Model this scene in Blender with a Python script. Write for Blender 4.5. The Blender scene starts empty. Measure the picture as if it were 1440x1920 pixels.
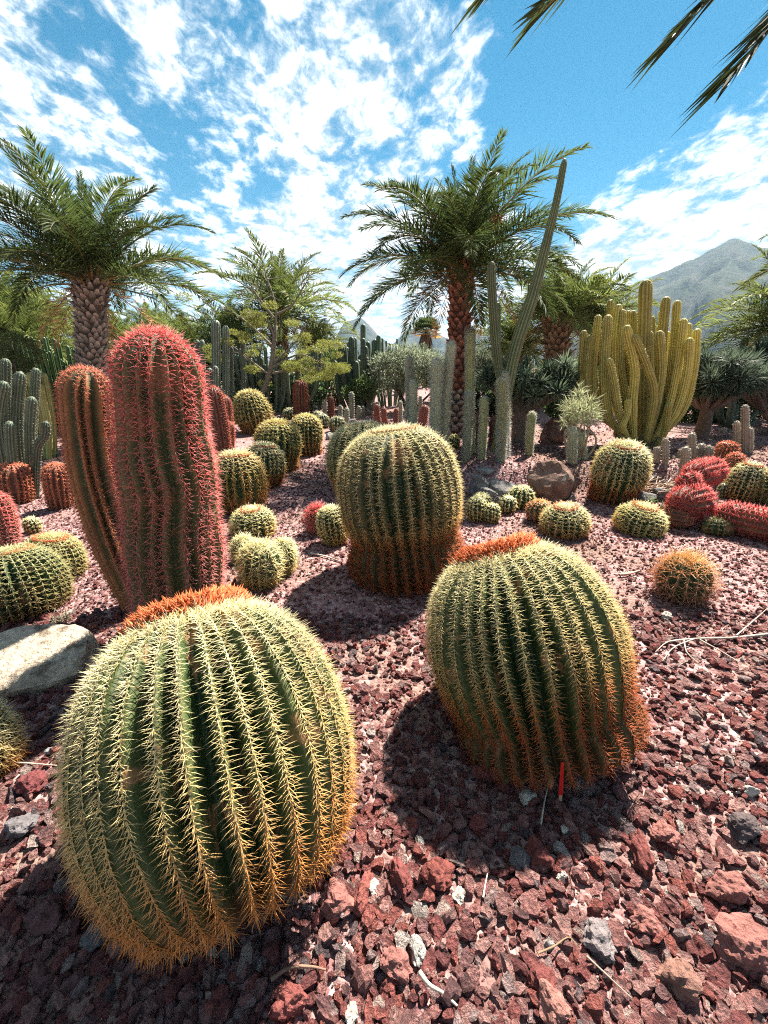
import bpy, bmesh, math, random
import numpy as np
from mathutils import Vector, Matrix, noise as mnoise

# ------------------------------------------------------------------ camera, sky, sun, exposure
SC = bpy.context.scene
COL = SC.collection
CAM_H, FPX, PITCH = 1.5, 800.0, math.atan(270 / 800)      # focal length in pixels of the 1440 x 1920 photograph
cam_d = bpy.data.cameras.new('camera'); cam = bpy.data.objects.new('camera', cam_d); COL.objects.link(cam)
cam.location = (0, 0, CAM_H); cam.rotation_euler = (math.pi / 2 - PITCH, 0, 0)
cam_d.sensor_fit = 'VERTICAL'; cam_d.sensor_height = 36; cam_d.lens = FPX / 1920 * 36
cam_d.clip_start = 0.02; cam_d.clip_end = 20000
SC.camera = cam
SUN_AZ, SUN_EL = math.radians(33), math.radians(53)        # azimuth clockwise from +Y (the way the camera looks)
SUN = Vector((math.sin(SUN_AZ) * math.cos(SUN_EL), math.cos(SUN_AZ) * math.cos(SUN_EL), math.sin(SUN_EL)))
sd = bpy.data.lights.new('sun', 'SUN'); so = bpy.data.objects.new('sun', sd); COL.objects.link(so)
sd.energy = 3.4; sd.angle = math.radians(0.5); sd.color = (1, 0.93, 0.82)
so.rotation_euler = SUN.to_track_quat('Z', 'Y').to_euler()
SC.view_settings.view_transform = 'Standard'; SC.view_settings.look = 'None'
SC.view_settings.gamma = 1; SC.view_settings.use_curve_mapping = False
SC.view_settings.exposure = 2.68
SC.cycles.filter_width = 1.1; SC.cycles.use_denoising = False; SC.cycles.max_bounces = 6; SC.cycles.transparent_max_bounces = 4
CP, SP = math.cos(PITCH), math.sin(PITCH)

def ray(px, py):
    a, b = px - 720, 960 - py
    return np.array([a, FPX * CP + b * SP, -FPX * SP + b * CP])
def atY(px, py, Y):                                         # the point of the upright plane y = Y seen at a pixel
    d = ray(px, py); return d / d[1] * Y + np.array([0, 0, CAM_H])
def sstep(a, b, x):
    t = np.clip((x - a) / (b - a), 0, 1); return t * t * (3 - 2 * t)
def gz(x, y):                                               # height of the ground: gentle swells and the raised bed on the right
    z = 0.015 * np.sin(1.7 * x + 0.5) * np.cos(1.3 * y) + 0.012 * np.sin(3.1 * x + 2.2 * y) + 0.02 * sstep(1.5, 0.2, y) * np.sin(2.5 * x)
    bed = sstep(0.75, 1.3, x) * sstep(5.15, 5.6, y)
    return z + 0.30 * bed + 0.2 * sstep(9, 16, y)
def at(px, py):                                             # the point of the ground seen at a pixel
    d = ray(px, py); z = 0.0; p = None
    for _ in range(12):
        t = (z - CAM_H) / d[2]; p = d * t; z = float(gz(p[0], p[1]))
    return np.array([p[0], p[1], z])
def depth(p): return p[1] * CP + (CAM_H - p[2]) * SP

W = bpy.data.worlds.new('World'); SC.world = W; W.use_nodes = True
def build_world():
    nt = W.node_tree; N = nt.nodes; L = nt.links; N.clear()
    def nd(t, **k):
        n = N.new(t)
        for a, b in k.items(): setattr(n, a, b)
        return n
    def math_(op, a, b=None, c=None, clamp=False):
        n = nd('ShaderNodeMath', operation=op, use_clamp=clamp)
        for i, v in enumerate((a, b, c)):
            if v is None: continue
            if isinstance(v, (int, float)): n.inputs[i].default_value = v
            else: L.new(v, n.inputs[i])
        return n.outputs[0]
    out = nd('ShaderNodeOutputWorld'); bg = nd('ShaderNodeBackground'); bg.inputs[1].default_value = 0.15
    sky = nd('ShaderNodeTexSky', sky_type='NISHITA', sun_disc=False, sun_elevation=SUN_EL, sun_rotation=SUN_AZ)
    sky.air_density = 1.0; sky.dust_density = 0.15; sky.ozone_density = 3.5; sky.altitude = 200
    hs = nd('ShaderNodeHueSaturation'); hs.inputs['Saturation'].default_value = 1.45; hs.inputs['Value'].default_value = 0.122; hs.inputs['Hue'].default_value = 0.472
    L.new(sky.outputs[0], hs.inputs['Color'])
    tc = nd('ShaderNodeTexCoord'); sep = nd('ShaderNodeSeparateXYZ'); L.new(tc.outputs['Generated'], sep.inputs[0])
    zz = math_('ADD', math_('MAXIMUM', sep.outputs[2], 0.0), 0.16)
    cx, cy = math_('DIVIDE', sep.outputs[0], zz), math_('DIVIDE', sep.outputs[1], zz)
    def noise(scale, detail, rough, ox, oy, dist=0.0, stretch=1.0):
        c = nd('ShaderNodeCombineXYZ'); L.new(math_('ADD', math_('MULTIPLY', cx, stretch), ox), c.inputs[0]); L.new(math_('ADD', cy, oy), c.inputs[1])
        mp = nd('ShaderNodeMapping'); mp.inputs['Rotation'].default_value = (0, 0, 0.6); L.new(c.outputs[0], mp.inputs[0])
        n = nd('ShaderNodeTexNoise'); n.inputs['Scale'].default_value = scale; n.inputs['Detail'].default_value = detail
        n.inputs['Roughness'].default_value = rough; n.inputs['Distortion'].default_value = dist
        L.new(mp.outputs[0], n.inputs['Vector']); return n.outputs['Fac']
    big = noise(1.3, 3, 0.5, 3.1, 1.7); fine = noise(3.7, 9, 0.64, 0.4, 7.7, 0.35, 1.25); rip = noise(11, 5, 0.6, 5.5, 2.1, 0.5, 1.6)
    cov = math_('ADD', math_('MULTIPLY', math_('SUBTRACT', big, 0.5), 0.9), math_('ADD', math_('MULTIPLY', math_('SUBTRACT', fine, 0.5), 1.9), math_('MULTIPLY', math_('SUBTRACT', rip, 0.5), 0.85)))
    # cloud banks and clear gaps (direction given by where they stand in the sky)
    for px, py, deg, wt in ((820, 90, 15, .08), (870, 260, 12, .06), (560, 400, 13, .22), (1290, 425, 16, .85), (1180, 500, 8, .2), (260, 130, 34, .10), (720, 590, 13, .35), (1200, 480, 8, .1), (60, 120, 18, .02), (950, 520, 10, .12),
                            (760, 620, 9, .25), (450, 560, 14, .12), (1000, 600, 12, .2), (200, 420, 10, .1), (1250, 170, 19, -.5), (1180, 30, 14, -.3), (1400, 60, 16, -.2), (180, 600, 12, -.08), (470, 290, 6, -.16), (650, 250, 5, -.14), (380, 330, 7, -.12), (1120, 350, 9, -.16), (640, 480, 4, -.15)):
        d = Vector(ray(px, py)).normalized()
        dp = nd('ShaderNodeVectorMath', operation='DOT_PRODUCT'); L.new(tc.outputs['Generated'], dp.inputs[0]); dp.inputs[1].default_value = d
        mr = nd('ShaderNodeMapRange', interpolation_type='SMOOTHSTEP'); L.new(dp.outputs['Value'], mr.inputs[0])
        mr.inputs[1].default_value = math.cos(math.radians(deg)); mr.inputs[2].default_value = 1; mr.inputs[3].default_value = 0; mr.inputs[4].default_value = wt
        cov = math_('ADD', cov, mr.outputs[0])
    mr = nd('ShaderNodeMapRange', interpolation_type='SMOOTHSTEP'); L.new(cov, mr.inputs[0]); mr.inputs[1].default_value = -0.11; mr.inputs[2].default_value = 0.42
    alpha = math_('MULTIPLY', mr.outputs[0], 0.97)
    sh = nd('ShaderNodeMapRange', interpolation_type='SMOOTHSTEP'); L.new(math_('ADD', math_('MULTIPLY', fine, 0.6), math_('MULTIPLY', rip, 0.4)), sh.inputs[0]); sh.inputs[1].default_value = 0.42; sh.inputs[2].default_value = 0.61
    cc = nd('ShaderNodeMix', data_type='RGBA'); L.new(sh.outputs[0], cc.inputs[0]); cc.inputs[6].default_value = (.58, .76, .88, 1); cc.inputs[7].default_value = (2.05, 2.05, 2.0, 1)
    mx = nd('ShaderNodeMix', data_type='RGBA'); L.new(alpha, mx.inputs[0]); L.new(hs.outputs[0], mx.inputs[6]); L.new(cc.outputs[2], mx.inputs[7])
    L.new(mx.outputs[2], bg.inputs[0]); L.new(bg.outputs[0], out.inputs[0])
build_world()

# ------------------------------------------------------------------ mesh and object helpers
rng = np.random.default_rng(7); random.seed(7)
def mesh(name, V, F, mat, col=None, smooth=True):
    """V (n,3); F list of index arrays (m,3) or (m,4); col (n,3) colour of each vertex"""
    V = np.asarray(V, dtype=np.float32); F = [np.asarray(f, dtype=np.int32) for f in F if len(f)]
    me = bpy.data.meshes.new(name)
    idx = np.concatenate([f.ravel() for f in F]); tot = np.concatenate([np.full(len(f), f.shape[1], np.int32) for f in F])
    me.vertices.add(len(V)); me.vertices.foreach_set('co', V.ravel())
    me.loops.add(len(idx)); me.loops.foreach_set('vertex_index', idx)
    me.polygons.add(len(tot)); me.polygons.foreach_set('loop_start', np.concatenate([[0], np.cumsum(tot)[:-1]]).astype(np.int32))
    me.polygons.foreach_set('loop_total', tot)
    me.polygons.foreach_set('use_smooth', np.full(len(tot), smooth))
    if col is not None:
        a = me.attributes.new('Col', 'FLOAT_COLOR', 'POINT')
        c = np.ones((len(V), 4), np.float32); c[:, :3] = col; a.data.foreach_set('color', c.ravel())
    if isinstance(mat, (list, tuple)):
        for m in mat: me.materials.append(m)
    else: me.materials.append(mat)
    me.update(calc_edges=True)
    return me
def link(name, data, parent=None, kind=None):
    o = bpy.data.objects.new(name, data); COL.objects.link(o)
    if parent is not None: o.parent = parent
    if kind: o['kind'] = kind
    return o
def thing(name, label, cat, loc, group=None, rot=None, scale=None):
    o = bpy.data.objects.new(name, None); COL.objects.link(o); o.empty_display_size = 0.1
    o.location = [float(v) for v in loc]
    if rot is not None: o.rotation_euler = rot
    if scale is not None: o.scale = (scale,) * 3 if isinstance(scale, (int, float)) else scale
    return tag(o, label, cat, group)
def tag(o, label, cat, group=None, kind=None):
    o['label'] = label; o['category'] = cat
    if group: o['group'] = group
    if kind: o['kind'] = kind
    return o
def unit(v): return v / np.maximum(np.linalg.norm(v, axis=-1, keepdims=True), 1e-9)
def spline(P, n):                                           # Catmull-Rom through the points, n samples evenly spread
    P = np.asarray(P, float)
    if len(P) == 2: return P[0] + (P[1] - P[0]) * np.linspace(0, 1, n)[:, None]
    Q = np.vstack([2 * P[0] - P[1], P, 2 * P[-1] - P[-2]]); out = []
    for i in range(1, len(Q) - 2):
        t = np.linspace(0, 1, 24, endpoint=False)[:, None]
        a, b, c, d = Q[i - 1], Q[i], Q[i + 1], Q[i + 2]
        out.append(0.5 * ((2 * b) + (c - a) * t + (2 * a - 5 * b + 4 * c - d) * t ** 2 + (3 * b - a - 3 * c + d) * t ** 3))
    out = np.vstack(out + [P[-1:]])
    s = np.concatenate([[0], np.cumsum(np.linalg.norm(np.diff(out, axis=0), axis=1))])
    u = np.linspace(0, s[-1], n)
    return np.stack([np.interp(u, s, out[:, k]) for k in range(out.shape[1])], 1)
def frames(path):
    T = unit(np.gradient(path, axis=0)); e1 = np.zeros_like(T)
    a = np.array([1.0, 0, 0]) if abs(T[0, 0]) < 0.9 else np.array([0, 1.0, 0])
    e = a - T[0] * (a @ T[0]); e1[0] = e / np.linalg.norm(e)
    for i in range(1, len(T)):
        e = e1[i - 1] - T[i] * (e1[i - 1] @ T[i]); e1[i] = e / np.linalg.norm(e)
    return T, e1, np.cross(T, e1)
def tube(path, rad, sides=6, cap=True):
    path = np.asarray(path, float); rad = np.broadcast_to(np.asarray(rad, float), (len(path),))
    T, e1, e2 = frames(path); a = np.arange(sides) * 2 * math.pi / sides
    V = (path[:, None] + rad[:, None, None] * (np.cos(a)[None, :, None] * e1[:, None] + np.sin(a)[None, :, None] * e2[:, None])).reshape(-1, 3)
    n = len(path); i = np.arange(n - 1)[:, None] * sides; k = np.arange(sides)[None]; k2 = (k + 1) % sides
    F = np.stack([i + k, i + k2, i + sides + k2, i + sides + k], -1).reshape(-1, 4)
    Fs = [F]
    if cap:
        V = np.vstack([V, path[-1:]]); b = (n - 1) * sides
        Fs.append(np.stack([b + k[0], b + k2[0], np.full(sides, n * sides)], -1))
    return V, Fs
class Bag:                                                  # collects pieces of ONE part
    def __init__(self): self.V, self.F, self.C, self.n = [], [], [], 0
    def add(self, V, Fs, col=(1, 1, 1)):
        V = np.asarray(V, float)
        self.V.append(V); self.C.append(np.broadcast_to(np.asarray(col, float), (len(V), 3)))
        self.F += [np.asarray(f) + self.n for f in Fs if len(f)]; self.n += len(V)
    def mesh(self, name, mat, smooth=True): return mesh(name, np.vstack(self.V), self.F, mat, np.vstack(self.C), smooth)

# ------------------------------------------------------------------ materials
def material(name, rough=0.7, trans=0.0, base=None, attr=False, var=0.0, var_scale=8.0, bump=0.0, bump_scale=40.0, bump_dist=0.02, patches=None, objvar=0.0, spec=0.3, sheen=0.0):
    m = bpy.data.materials.new(name); m.use_nodes = True; nt = m.node_tree; N, L = nt.nodes, nt.links
    p = N['Principled BSDF']; p.inputs['Roughness'].default_value = rough; p.inputs['Specular IOR Level'].default_value = spec
    if sheen: p.inputs['Sheen Weight'].default_value = sheen
    out = N['Material Output']
    tc = N.new('ShaderNodeTexCoord')
    if attr:
        a = N.new('ShaderNodeAttribute'); a.attribute_name = 'Col'; c = a.outputs['Color']
    else:
        a = N.new('ShaderNodeRGB'); a.outputs[0].default_value = (*base, 1); c = a.outputs[0]
    def mul(c, fac, lo, hi):
        mr = N.new('ShaderNodeMapRange'); L.new(fac, mr.inputs[0]); mr.inputs[1].default_value = 0.25; mr.inputs[2].default_value = 0.75; mr.inputs[3].default_value = lo; mr.inputs[4].default_value = hi
        v = N.new('ShaderNodeVectorMath'); v.operation = 'SCALE'; L.new(c, v.inputs[0]); L.new(mr.outputs[0], v.inputs['Scale']); return v.outputs[0]
    if var:
        n = N.new('ShaderNodeTexNoise'); n.inputs['Scale'].default_value = var_scale; n.inputs['Detail'].default_value = 5; n.inputs['Roughness'].default_value = 0.65
        L.new(tc.outputs['Object'], n.inputs['Vector']); c = mul(c, n.outputs['Fac'], 1 - var, 1 + var)
    if objvar:
        oi = N.new('ShaderNodeObjectInfo'); c = mul(c, oi.outputs['Random'], 1 - objvar, 1 + objvar)
    if patches:
        pc, ps, lo, hi = patches
        n = N.new('ShaderNodeTexNoise'); n.inputs['Scale'].default_value = ps; n.inputs['Detail'].default_value = 6; n.inputs['Roughness'].default_value = 0.6
        L.new(tc.outputs['Object'], n.inputs['Vector'])
        mr = N.new('ShaderNodeMapRange'); L.new(n.outputs['Fac'], mr.inputs[0]); mr.inputs[1].default_value = lo; mr.inputs[2].default_value = hi
        mx = N.new('ShaderNodeMix'); mx.data_type = 'RGBA'; L.new(mr.outputs[0], mx.inputs[0]); L.new(c, mx.inputs[6]); mx.inputs[7].default_value = (*pc, 1); c = mx.outputs[2]
    L.new(c, p.inputs['Base Color'])
    if bump:
        n = N.new('ShaderNodeTexNoise'); n.inputs['Scale'].default_value = bump_scale; n.inputs['Detail'].default_value = 6; n.inputs['Roughness'].default_value = 0.7
        L.new(tc.outputs['Object'], n.inputs['Vector'])
        b = N.new('ShaderNodeBump'); b.inputs['Strength'].default_value = bump; b.inputs['Distance'].default_value = bump_dist; L.new(n.outputs['Fac'], b.inputs['Height']); L.new(b.outputs[0], p.inputs['Normal'])
    if trans:
        t = N.new('ShaderNodeBsdfTranslucent'); L.new(c, t.inputs[0]); ms = N.new('ShaderNodeMixShader'); ms.inputs[0].default_value = trans
        L.new(p.outputs[0], ms.inputs[1]); L.new(t.outputs[0], ms.inputs[2]); L.new(ms.outputs[0], out.inputs[0])
    return m
M = dict(
    spine=material('spine', 0.45, 0.5, attr=True, spec=0.4),
    hair=material('white_hair', 0.6, 0.4, attr=True),
    body=material('cactus_skin', 0.55, attr=True, var=0.3, var_scale=9, bump=0.25, bump_scale=60, patches=((0.26, 0.15, 0.07), 7.0, 0.565, 0.62)),
    body_clean=material('cactus_skin_smooth', 0.55, attr=True, var=0.25, var_scale=7, bump=0.2, bump_scale=50),
    body_red=material('old_cactus_skin', 0.65, attr=True, var=0.35, var_scale=7, bump=0.4, bump_scale=45, patches=((0.20, 0.10, 0.05), 4.0, 0.52, 0.66)),
    stem=material('stem_skin', 0.5, attr=True, var=0.25, var_scale=5, objvar=0.25, bump=0.15),
    leaf=material('leaf', 0.6, 0.42, attr=True, objvar=0.28, spec=0.2),
    frond=material('frond', 0.62, 0.36, attr=True, objvar=0.3, spec=0.18),
    dry=material('dry_frond', 0.8, 0.2, attr=True, objvar=0.3),
    bark=material('bark', 0.9, attr=True, var=0.4, var_scale=14, bump=0.8, bump_scale=30, objvar=0.2),
    wool=material('flower_wool', 0.8, 0.35, attr=True),
    rock=material('rock', 0.9, attr=True, var=0.5, var_scale=11, bump=1.0, bump_scale=20, bump_dist=.05, patches=((.34, .30, .26), 6.0, .56, .72)),
    twig=material('dry_wood', 0.85, attr=True, var=0.3, var_scale=20, bump=0.4),
)
# ------------------------------------------------------------------ setting: ground, gravel, mountains
def build_ground():
    xs = np.concatenate([-np.geomspace(6, 2950, 26)[::-1], np.linspace(-5.8, 5.8, 150), np.geomspace(6, 2950, 26)])
    ys = np.concatenate([-np.geomspace(1, 280, 16)[::-1], np.linspace(-0.9, 8, 150), np.geomspace(8.1, 2900, 34)])
    X, Y = np.meshgrid(xs, ys); Z = gz(X, Y)
    V = np.stack([X, Y, Z], -1).reshape(-1, 3); nx, ny = len(xs), len(ys)
    i = np.arange(ny - 1)[:, None] * nx; k = np.arange(nx - 1)[None]
    F = np.stack([i + k, i + k + 1, i + nx + k + 1, i + nx + k], -1).reshape(-1, 4)
    m = bpy.data.materials.new('red_soil'); m.use_nodes = True; N, L = m.node_tree.nodes, m.node_tree.links
    p = N['Principled BSDF']; p.inputs['Roughness'].default_value = 0.95; p.inputs['Specular IOR Level'].default_value = 0.15
    tc = N.new('ShaderNodeTexCoord')
    vo = N.new('ShaderNodeTexVoronoi'); vo.inputs['Scale'].default_value = 38; L.new(tc.outputs['Object'], vo.inputs['Vector'])
    cr = N.new('ShaderNodeValToRGB'); e = cr.color_ramp.elements
    e[0].position = 0; e[0].color = (0.15, 0.07, 0.072, 1); e[1].position = 1; e[1].color = (0.42, 0.31, 0.285, 1)
    x = e.new(0.45); x.color = (0.26, 0.145, 0.14, 1); x = e.new(0.75); x.color = (0.33, 0.205, 0.195, 1)
    sx = N.new('ShaderNodeSeparateColor'); L.new(vo.outputs['Color'], sx.inputs[0]); L.new(sx.outputs[0], cr.inputs[0])
    n2 = N.new('ShaderNodeTexNoise'); n2.inputs['Scale'].default_value = 0.9; n2.inputs['Detail'].default_value = 6; L.new(tc.outputs['Object'], n2.inputs['Vector'])
    mr = N.new('ShaderNodeMapRange'); L.new(n2.outputs['Fac'], mr.inputs[0]); mr.inputs[1].default_value = 0.46; mr.inputs[2].default_value = 0.62
    mx = N.new('ShaderNodeMix'); mx.data_type = 'RGBA'; L.new(mr.outputs[0], mx.inputs[0]); L.new(cr.outputs[0], mx.inputs[6]); mx.inputs[7].default_value = (0.20, 0.125, 0.10, 1)
    L.new(mx.outputs[2], p.inputs['Base Color'])
    n3 = N.new('ShaderNodeTexNoise'); n3.inputs['Scale'].default_value = 60; n3.inputs['Detail'].default_value = 5; L.new(tc.outputs['Object'], n3.inputs['Vector'])
    ad = N.new('ShaderNodeMath'); ad.operation = 'ADD'; L.new(vo.outputs['Distance'], ad.inputs[0]); L.new(n3.outputs['Fac'], ad.inputs[1])
    b = N.new('ShaderNodeBump'); b.invert = True; b.inputs['Strength'].default_value = 0.8; b.inputs['Distance'].default_value = 0.02; L.new(ad.outputs[0], b.inputs['Height']); L.new(b.outputs[0], p.inputs['Normal'])
    o = link('ground', mesh('ground', V, [F], m), kind='structure')
build_ground()

def ico(sub):
    bm = bmesh.new(); bmesh.ops.create_icosphere(bm, subdivisions=sub, radius=1)
    V = np.array([v.co[:] for v in bm.verts]); F = np.array([[v.index for v in f.verts] for f in bm.faces]); bm.free(); return V, F
ICO = {s: ico(s) for s in (1, 2, 3, 4)}
def rock_verts(sub, seed, planes=14, rough=0.06, squash=(1, 1, 1), freq=2.3, cut=(0.55, 0.95), given=None):
    r = np.random.default_rng(seed); V, F = ICO[sub]; V = V.copy()
    n = unit(r.normal(size=(planes, 3))); d = r.uniform(*cut, planes)
    if given is not None: n = unit(np.array([q[:3] for q in given], float)); d = np.array([q[3] for q in given])
    dots = V @ n.T; k = np.where(dots > 0.05, d / np.maximum(dots, 0.05), 9.0)
    V *= np.minimum(1.0, k.min(1))[:, None]
    if rough:
        off = Vector(r.uniform(0, 50, 3))
        q = np.array([mnoise.fractal(Vector(v) * freq + off, 1.0, 2.1, 4) for v in V])
        V *= (1 + rough * q)[:, None]
    return V * np.array(squash), F
def stone_material():
    m = bpy.data.materials.new('lava_stone'); m.use_nodes = True; N, L = m.node_tree.nodes, m.node_tree.links
    p = N['Principled BSDF']; p.inputs['Roughness'].default_value = 0.92; p.inputs['Specular IOR Level'].default_value = 0.2
    oi = N.new('ShaderNodeObjectInfo'); cr = N.new('ShaderNodeValToRGB'); cr.color_ramp.interpolation = 'CONSTANT'; e = cr.color_ramp.elements
    cols = [(0, (0.317, 0.104, 0.097)), (.15, (0.440, 0.200, 0.182)), (.32, (0.246, 0.088, 0.085)), (.42, (0.510, 0.272, 0.243)), (.56, (0.387, 0.192, 0.178)), (.68, (0.299, 0.148, 0.146)), (.76, (0.422, 0.136, 0.113)), (.85, (0.422, 0.288, 0.275)), (.92, (0.194, 0.136, 0.142)), (.95, (0.528, 0.384, 0.340)), (.985, (0.634, 0.536, 0.486))]
    e[0].position = 0; e[0].color = (*cols[0][1], 1); e[1].position = 1; e[1].color = (*cols[-1][1], 1)
    for ps, c in cols[1:]: x = e.new(ps); x.color = (*c, 1)
    L.new(oi.outputs['Random'], cr.inputs[0])
    tc = N.new('ShaderNodeTexCoord')
    n = N.new('ShaderNodeTexNoise'); n.inputs['Scale'].default_value = 3.2; n.inputs['Detail'].default_value = 8; n.inputs['Roughness'].default_value = 0.75; L.new(tc.outputs['Object'], n.inputs['Vector'])
    mr = N.new('ShaderNodeMapRange'); L.new(n.outputs['Fac'], mr.inputs[0]); mr.inputs[1].default_value = 0.3; mr.inputs[2].default_value = 0.7; mr.inputs[3].default_value = 0.6; mr.inputs[4].default_value = 1.5
    v = N.new('ShaderNodeVectorMath'); v.operation = 'SCALE'; L.new(cr.outputs[0], v.inputs[0]); L.new(mr.outputs[0], v.inputs['Scale']); L.new(v.outputs[0], p.inputs['Base Color'])
    vo = N.new('ShaderNodeTexNoise'); vo.inputs['Detail'].default_value = 4; vo.inputs['Scale'].default_value = 1.6; L.new(tc.outputs['Object'], vo.inputs['Vector'])
    ad = N.new('ShaderNodeMath'); ad.operation = 'ADD'; L.new(vo.outputs['Fac'], ad.inputs[0]); L.new(n.outputs['Fac'], ad.inputs[1])
    b = N.new('ShaderNodeBump'); b.inputs['Strength'].default_value = 1.0; b.inputs['Distance'].default_value = 0.4; L.new(ad.outputs[0], b.inputs['Height']); L.new(b.outputs[0], p.inputs['Normal'])
    return m
M['stone'] = stone_material()
STONES = []
def gravel(name, label, pts, scl, sub, seed, variants=9, rough=0.16):
    """one mass of small stones: points with a size and a turn, a stone set on each by geometry nodes"""
    r = np.random.default_rng(seed); lib = bpy.data.collections.new('stone_shapes_' + name)
    for i in range(variants):
        V, F = rock_verts(sub, seed * 100 + i, 11, rough, (1, r.uniform(.5, .95), r.uniform(.42, .75)), 2.3, (.35, .9))
        s = bpy.data.objects.new('stone', mesh('stone', V, [F], M['stone'], smooth=False)); lib.objects.link(s)
        STONES.append(s.data)
    me = bpy.data.meshes.new(name); n = len(pts)
    me.vertices.add(n); me.vertices.foreach_set('co', np.asarray(pts, np.float32).ravel())
    a = me.attributes.new('size', 'FLOAT_VECTOR', 'POINT'); a.data.foreach_set('vector', np.asarray(scl, np.float32).ravel())
    rot = np.stack([r.normal(0, .45, n), r.normal(0, .45, n), r.uniform(0, 6.283, n)], 1)
    a = me.attributes.new('turn', 'FLOAT_VECTOR', 'POINT'); a.data.foreach_set('vector', rot.astype(np.float32).ravel())
    o = link(name, me); tag(o, label, 'gravel', kind='stuff')
    g = bpy.data.node_groups.new('scatter_' + name, 'GeometryNodeTree')
    g.interface.new_socket('Geometry', in_out='INPUT', socket_type='NodeSocketGeometry'); g.interface.new_socket('Geometry', in_out='OUTPUT', socket_type='NodeSocketGeometry')
    N, L = g.nodes, g.links; gi, go = N.new('NodeGroupInput'), N.new('NodeGroupOutput')
    ci = N.new('GeometryNodeCollectionInfo'); ci.inputs['Collection'].default_value = lib; ci.inputs['Separate Children'].default_value = True; ci.inputs['Reset Children'].default_value = True
    ip = N.new('GeometryNodeInstanceOnPoints'); ip.inputs['Pick Instance'].default_value = True
    def attr(nm):
        x = N.new('GeometryNodeInputNamedAttribute'); x.data_type = 'FLOAT_VECTOR'; x.inputs['Name'].default_value = nm; return x.outputs['Attribute']
    er = N.new('FunctionNodeEulerToRotation'); L.new(attr('turn'), er.inputs[0])
    rv = N.new('FunctionNodeRandomValue'); rv.data_type = 'INT'; rv.inputs[4].default_value = 0; rv.inputs[5].default_value = variants - 1
    L.new(gi.outputs[0], ip.inputs['Points']); L.new(ci.outputs[0], ip.inputs['Instance']); L.new(rv.outputs[2], ip.inputs['Instance Index'])
    L.new(er.outputs[0], ip.inputs['Rotation']); L.new(attr('size'), ip.inputs['Scale']); L.new(ip.outputs[0], go.inputs[0])
    md = o.modifiers.new('scatter', 'NODES'); md.node_group = g
    return o
def scatter(n, y0, y1, spread, smin, smax, seed, power=2.2, bias=1.0, lift=0.25, keep=None):
    r = np.random.default_rng(seed)
    y = y0 + (y1 - y0) * r.uniform(0, 1, n) ** bias; x = r.uniform(-1, 1, n) * (spread[0] + spread[1] * y)
    s = smin + (smax - smin) * r.uniform(0, 1, n) ** power
    if keep is not None:
        k = keep(x, y, r); x, y, s = x[k], y[k], s[k]
    z = gz(x, y) + s * lift * r.uniform(-.6, 1.6, len(x))
    sc = s[:, None] * r.uniform(.75, 1.25, (len(x), 3))
    return np.stack([x, y, z], 1), sc
p, s = scatter(38000, 0.30, 2.4, (0.95, 1.0), 0.005, 0.042, 11, 3.1, 1.15, 0.35)
gravel('foreground_gravel', 'coarse dark red and pink lava gravel around the nearest cacti', p, s, 2, 21, 14, 0.22)
def path_keep(x, y, r):                                     # bare trodden soil beside the middle barrel stays thinner
    soil = np.exp(-(((x + 0.35) / 0.45) ** 2 + ((y - 2.55) / 0.35) ** 2)) + np.exp(-(((x - 0.15) / 0.4) ** 2 + ((y - 2.2) / 0.2) ** 2))
    return r.uniform(0, 1, len(x)) > 0.75 * np.clip(soil, 0, 1)
p, s = scatter(80000, 2.1, 6.8, (0.6, 1.02), 0.007, 0.032, 12, 3.0, 1.0, 0.3, path_keep)
gravel('midground_gravel', 'fine pinkish brown lava gravel spreading between the barrel cacti', p, s, 1, 22, 8, 0.12)
p, s = scatter(30000, 6.3, 15, (0.6, 1.02), 0.012, 0.04, 13, 2.4, 1.0, 0.3)
gravel('distant_gravel', 'greyish gravel covering the beds at the back of the garden', p, s, 1, 23, 6, 0.12)

def mountain(name, label, ridge, Y, foot, seed, rugged):
    P = np.array([atY(a, b, Y) for a, b in ridge]); nu, nv = 190, 70
    R = spline(P, nu); off = np.random.default_rng(seed).uniform(0, 99, 3); v = np.linspace(-1, 1, nv)
    V = np.zeros((nv, nu, 3))
    for j in range(nv):
        w = abs(v[j]); y = Y + v[j] * foot
        for i in range(nu):
            q = Vector((R[i, 0] / 190, y / 260, 0)) + Vector(off)
            rg = min(mnoise.ridged_multi_fractal(q, 0.85, 2.1, 7, 1.0, 2.0) - 1.35, .12)
            h = R[i, 2] * (1 - w) ** 1.15 + rugged * rg * (w * (1 - w) * 3.4 + 0.05)
            V[j, i] = (R[i, 0] * (y / Y if v[j] < 0 else 1), y, max(h, -5))
    i = np.arange(nv - 1)[:, None] * nu; k = np.arange(nu - 1)[None]
    F = np.stack([i + k, i + k + 1, i + nu + k + 1, i + nu + k], -1).reshape(-1, 4)
    o = link(name, mesh(name, V.reshape(-1, 3), [F], M['hill']), kind='structure'); o['label'] = label; return o
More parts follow.
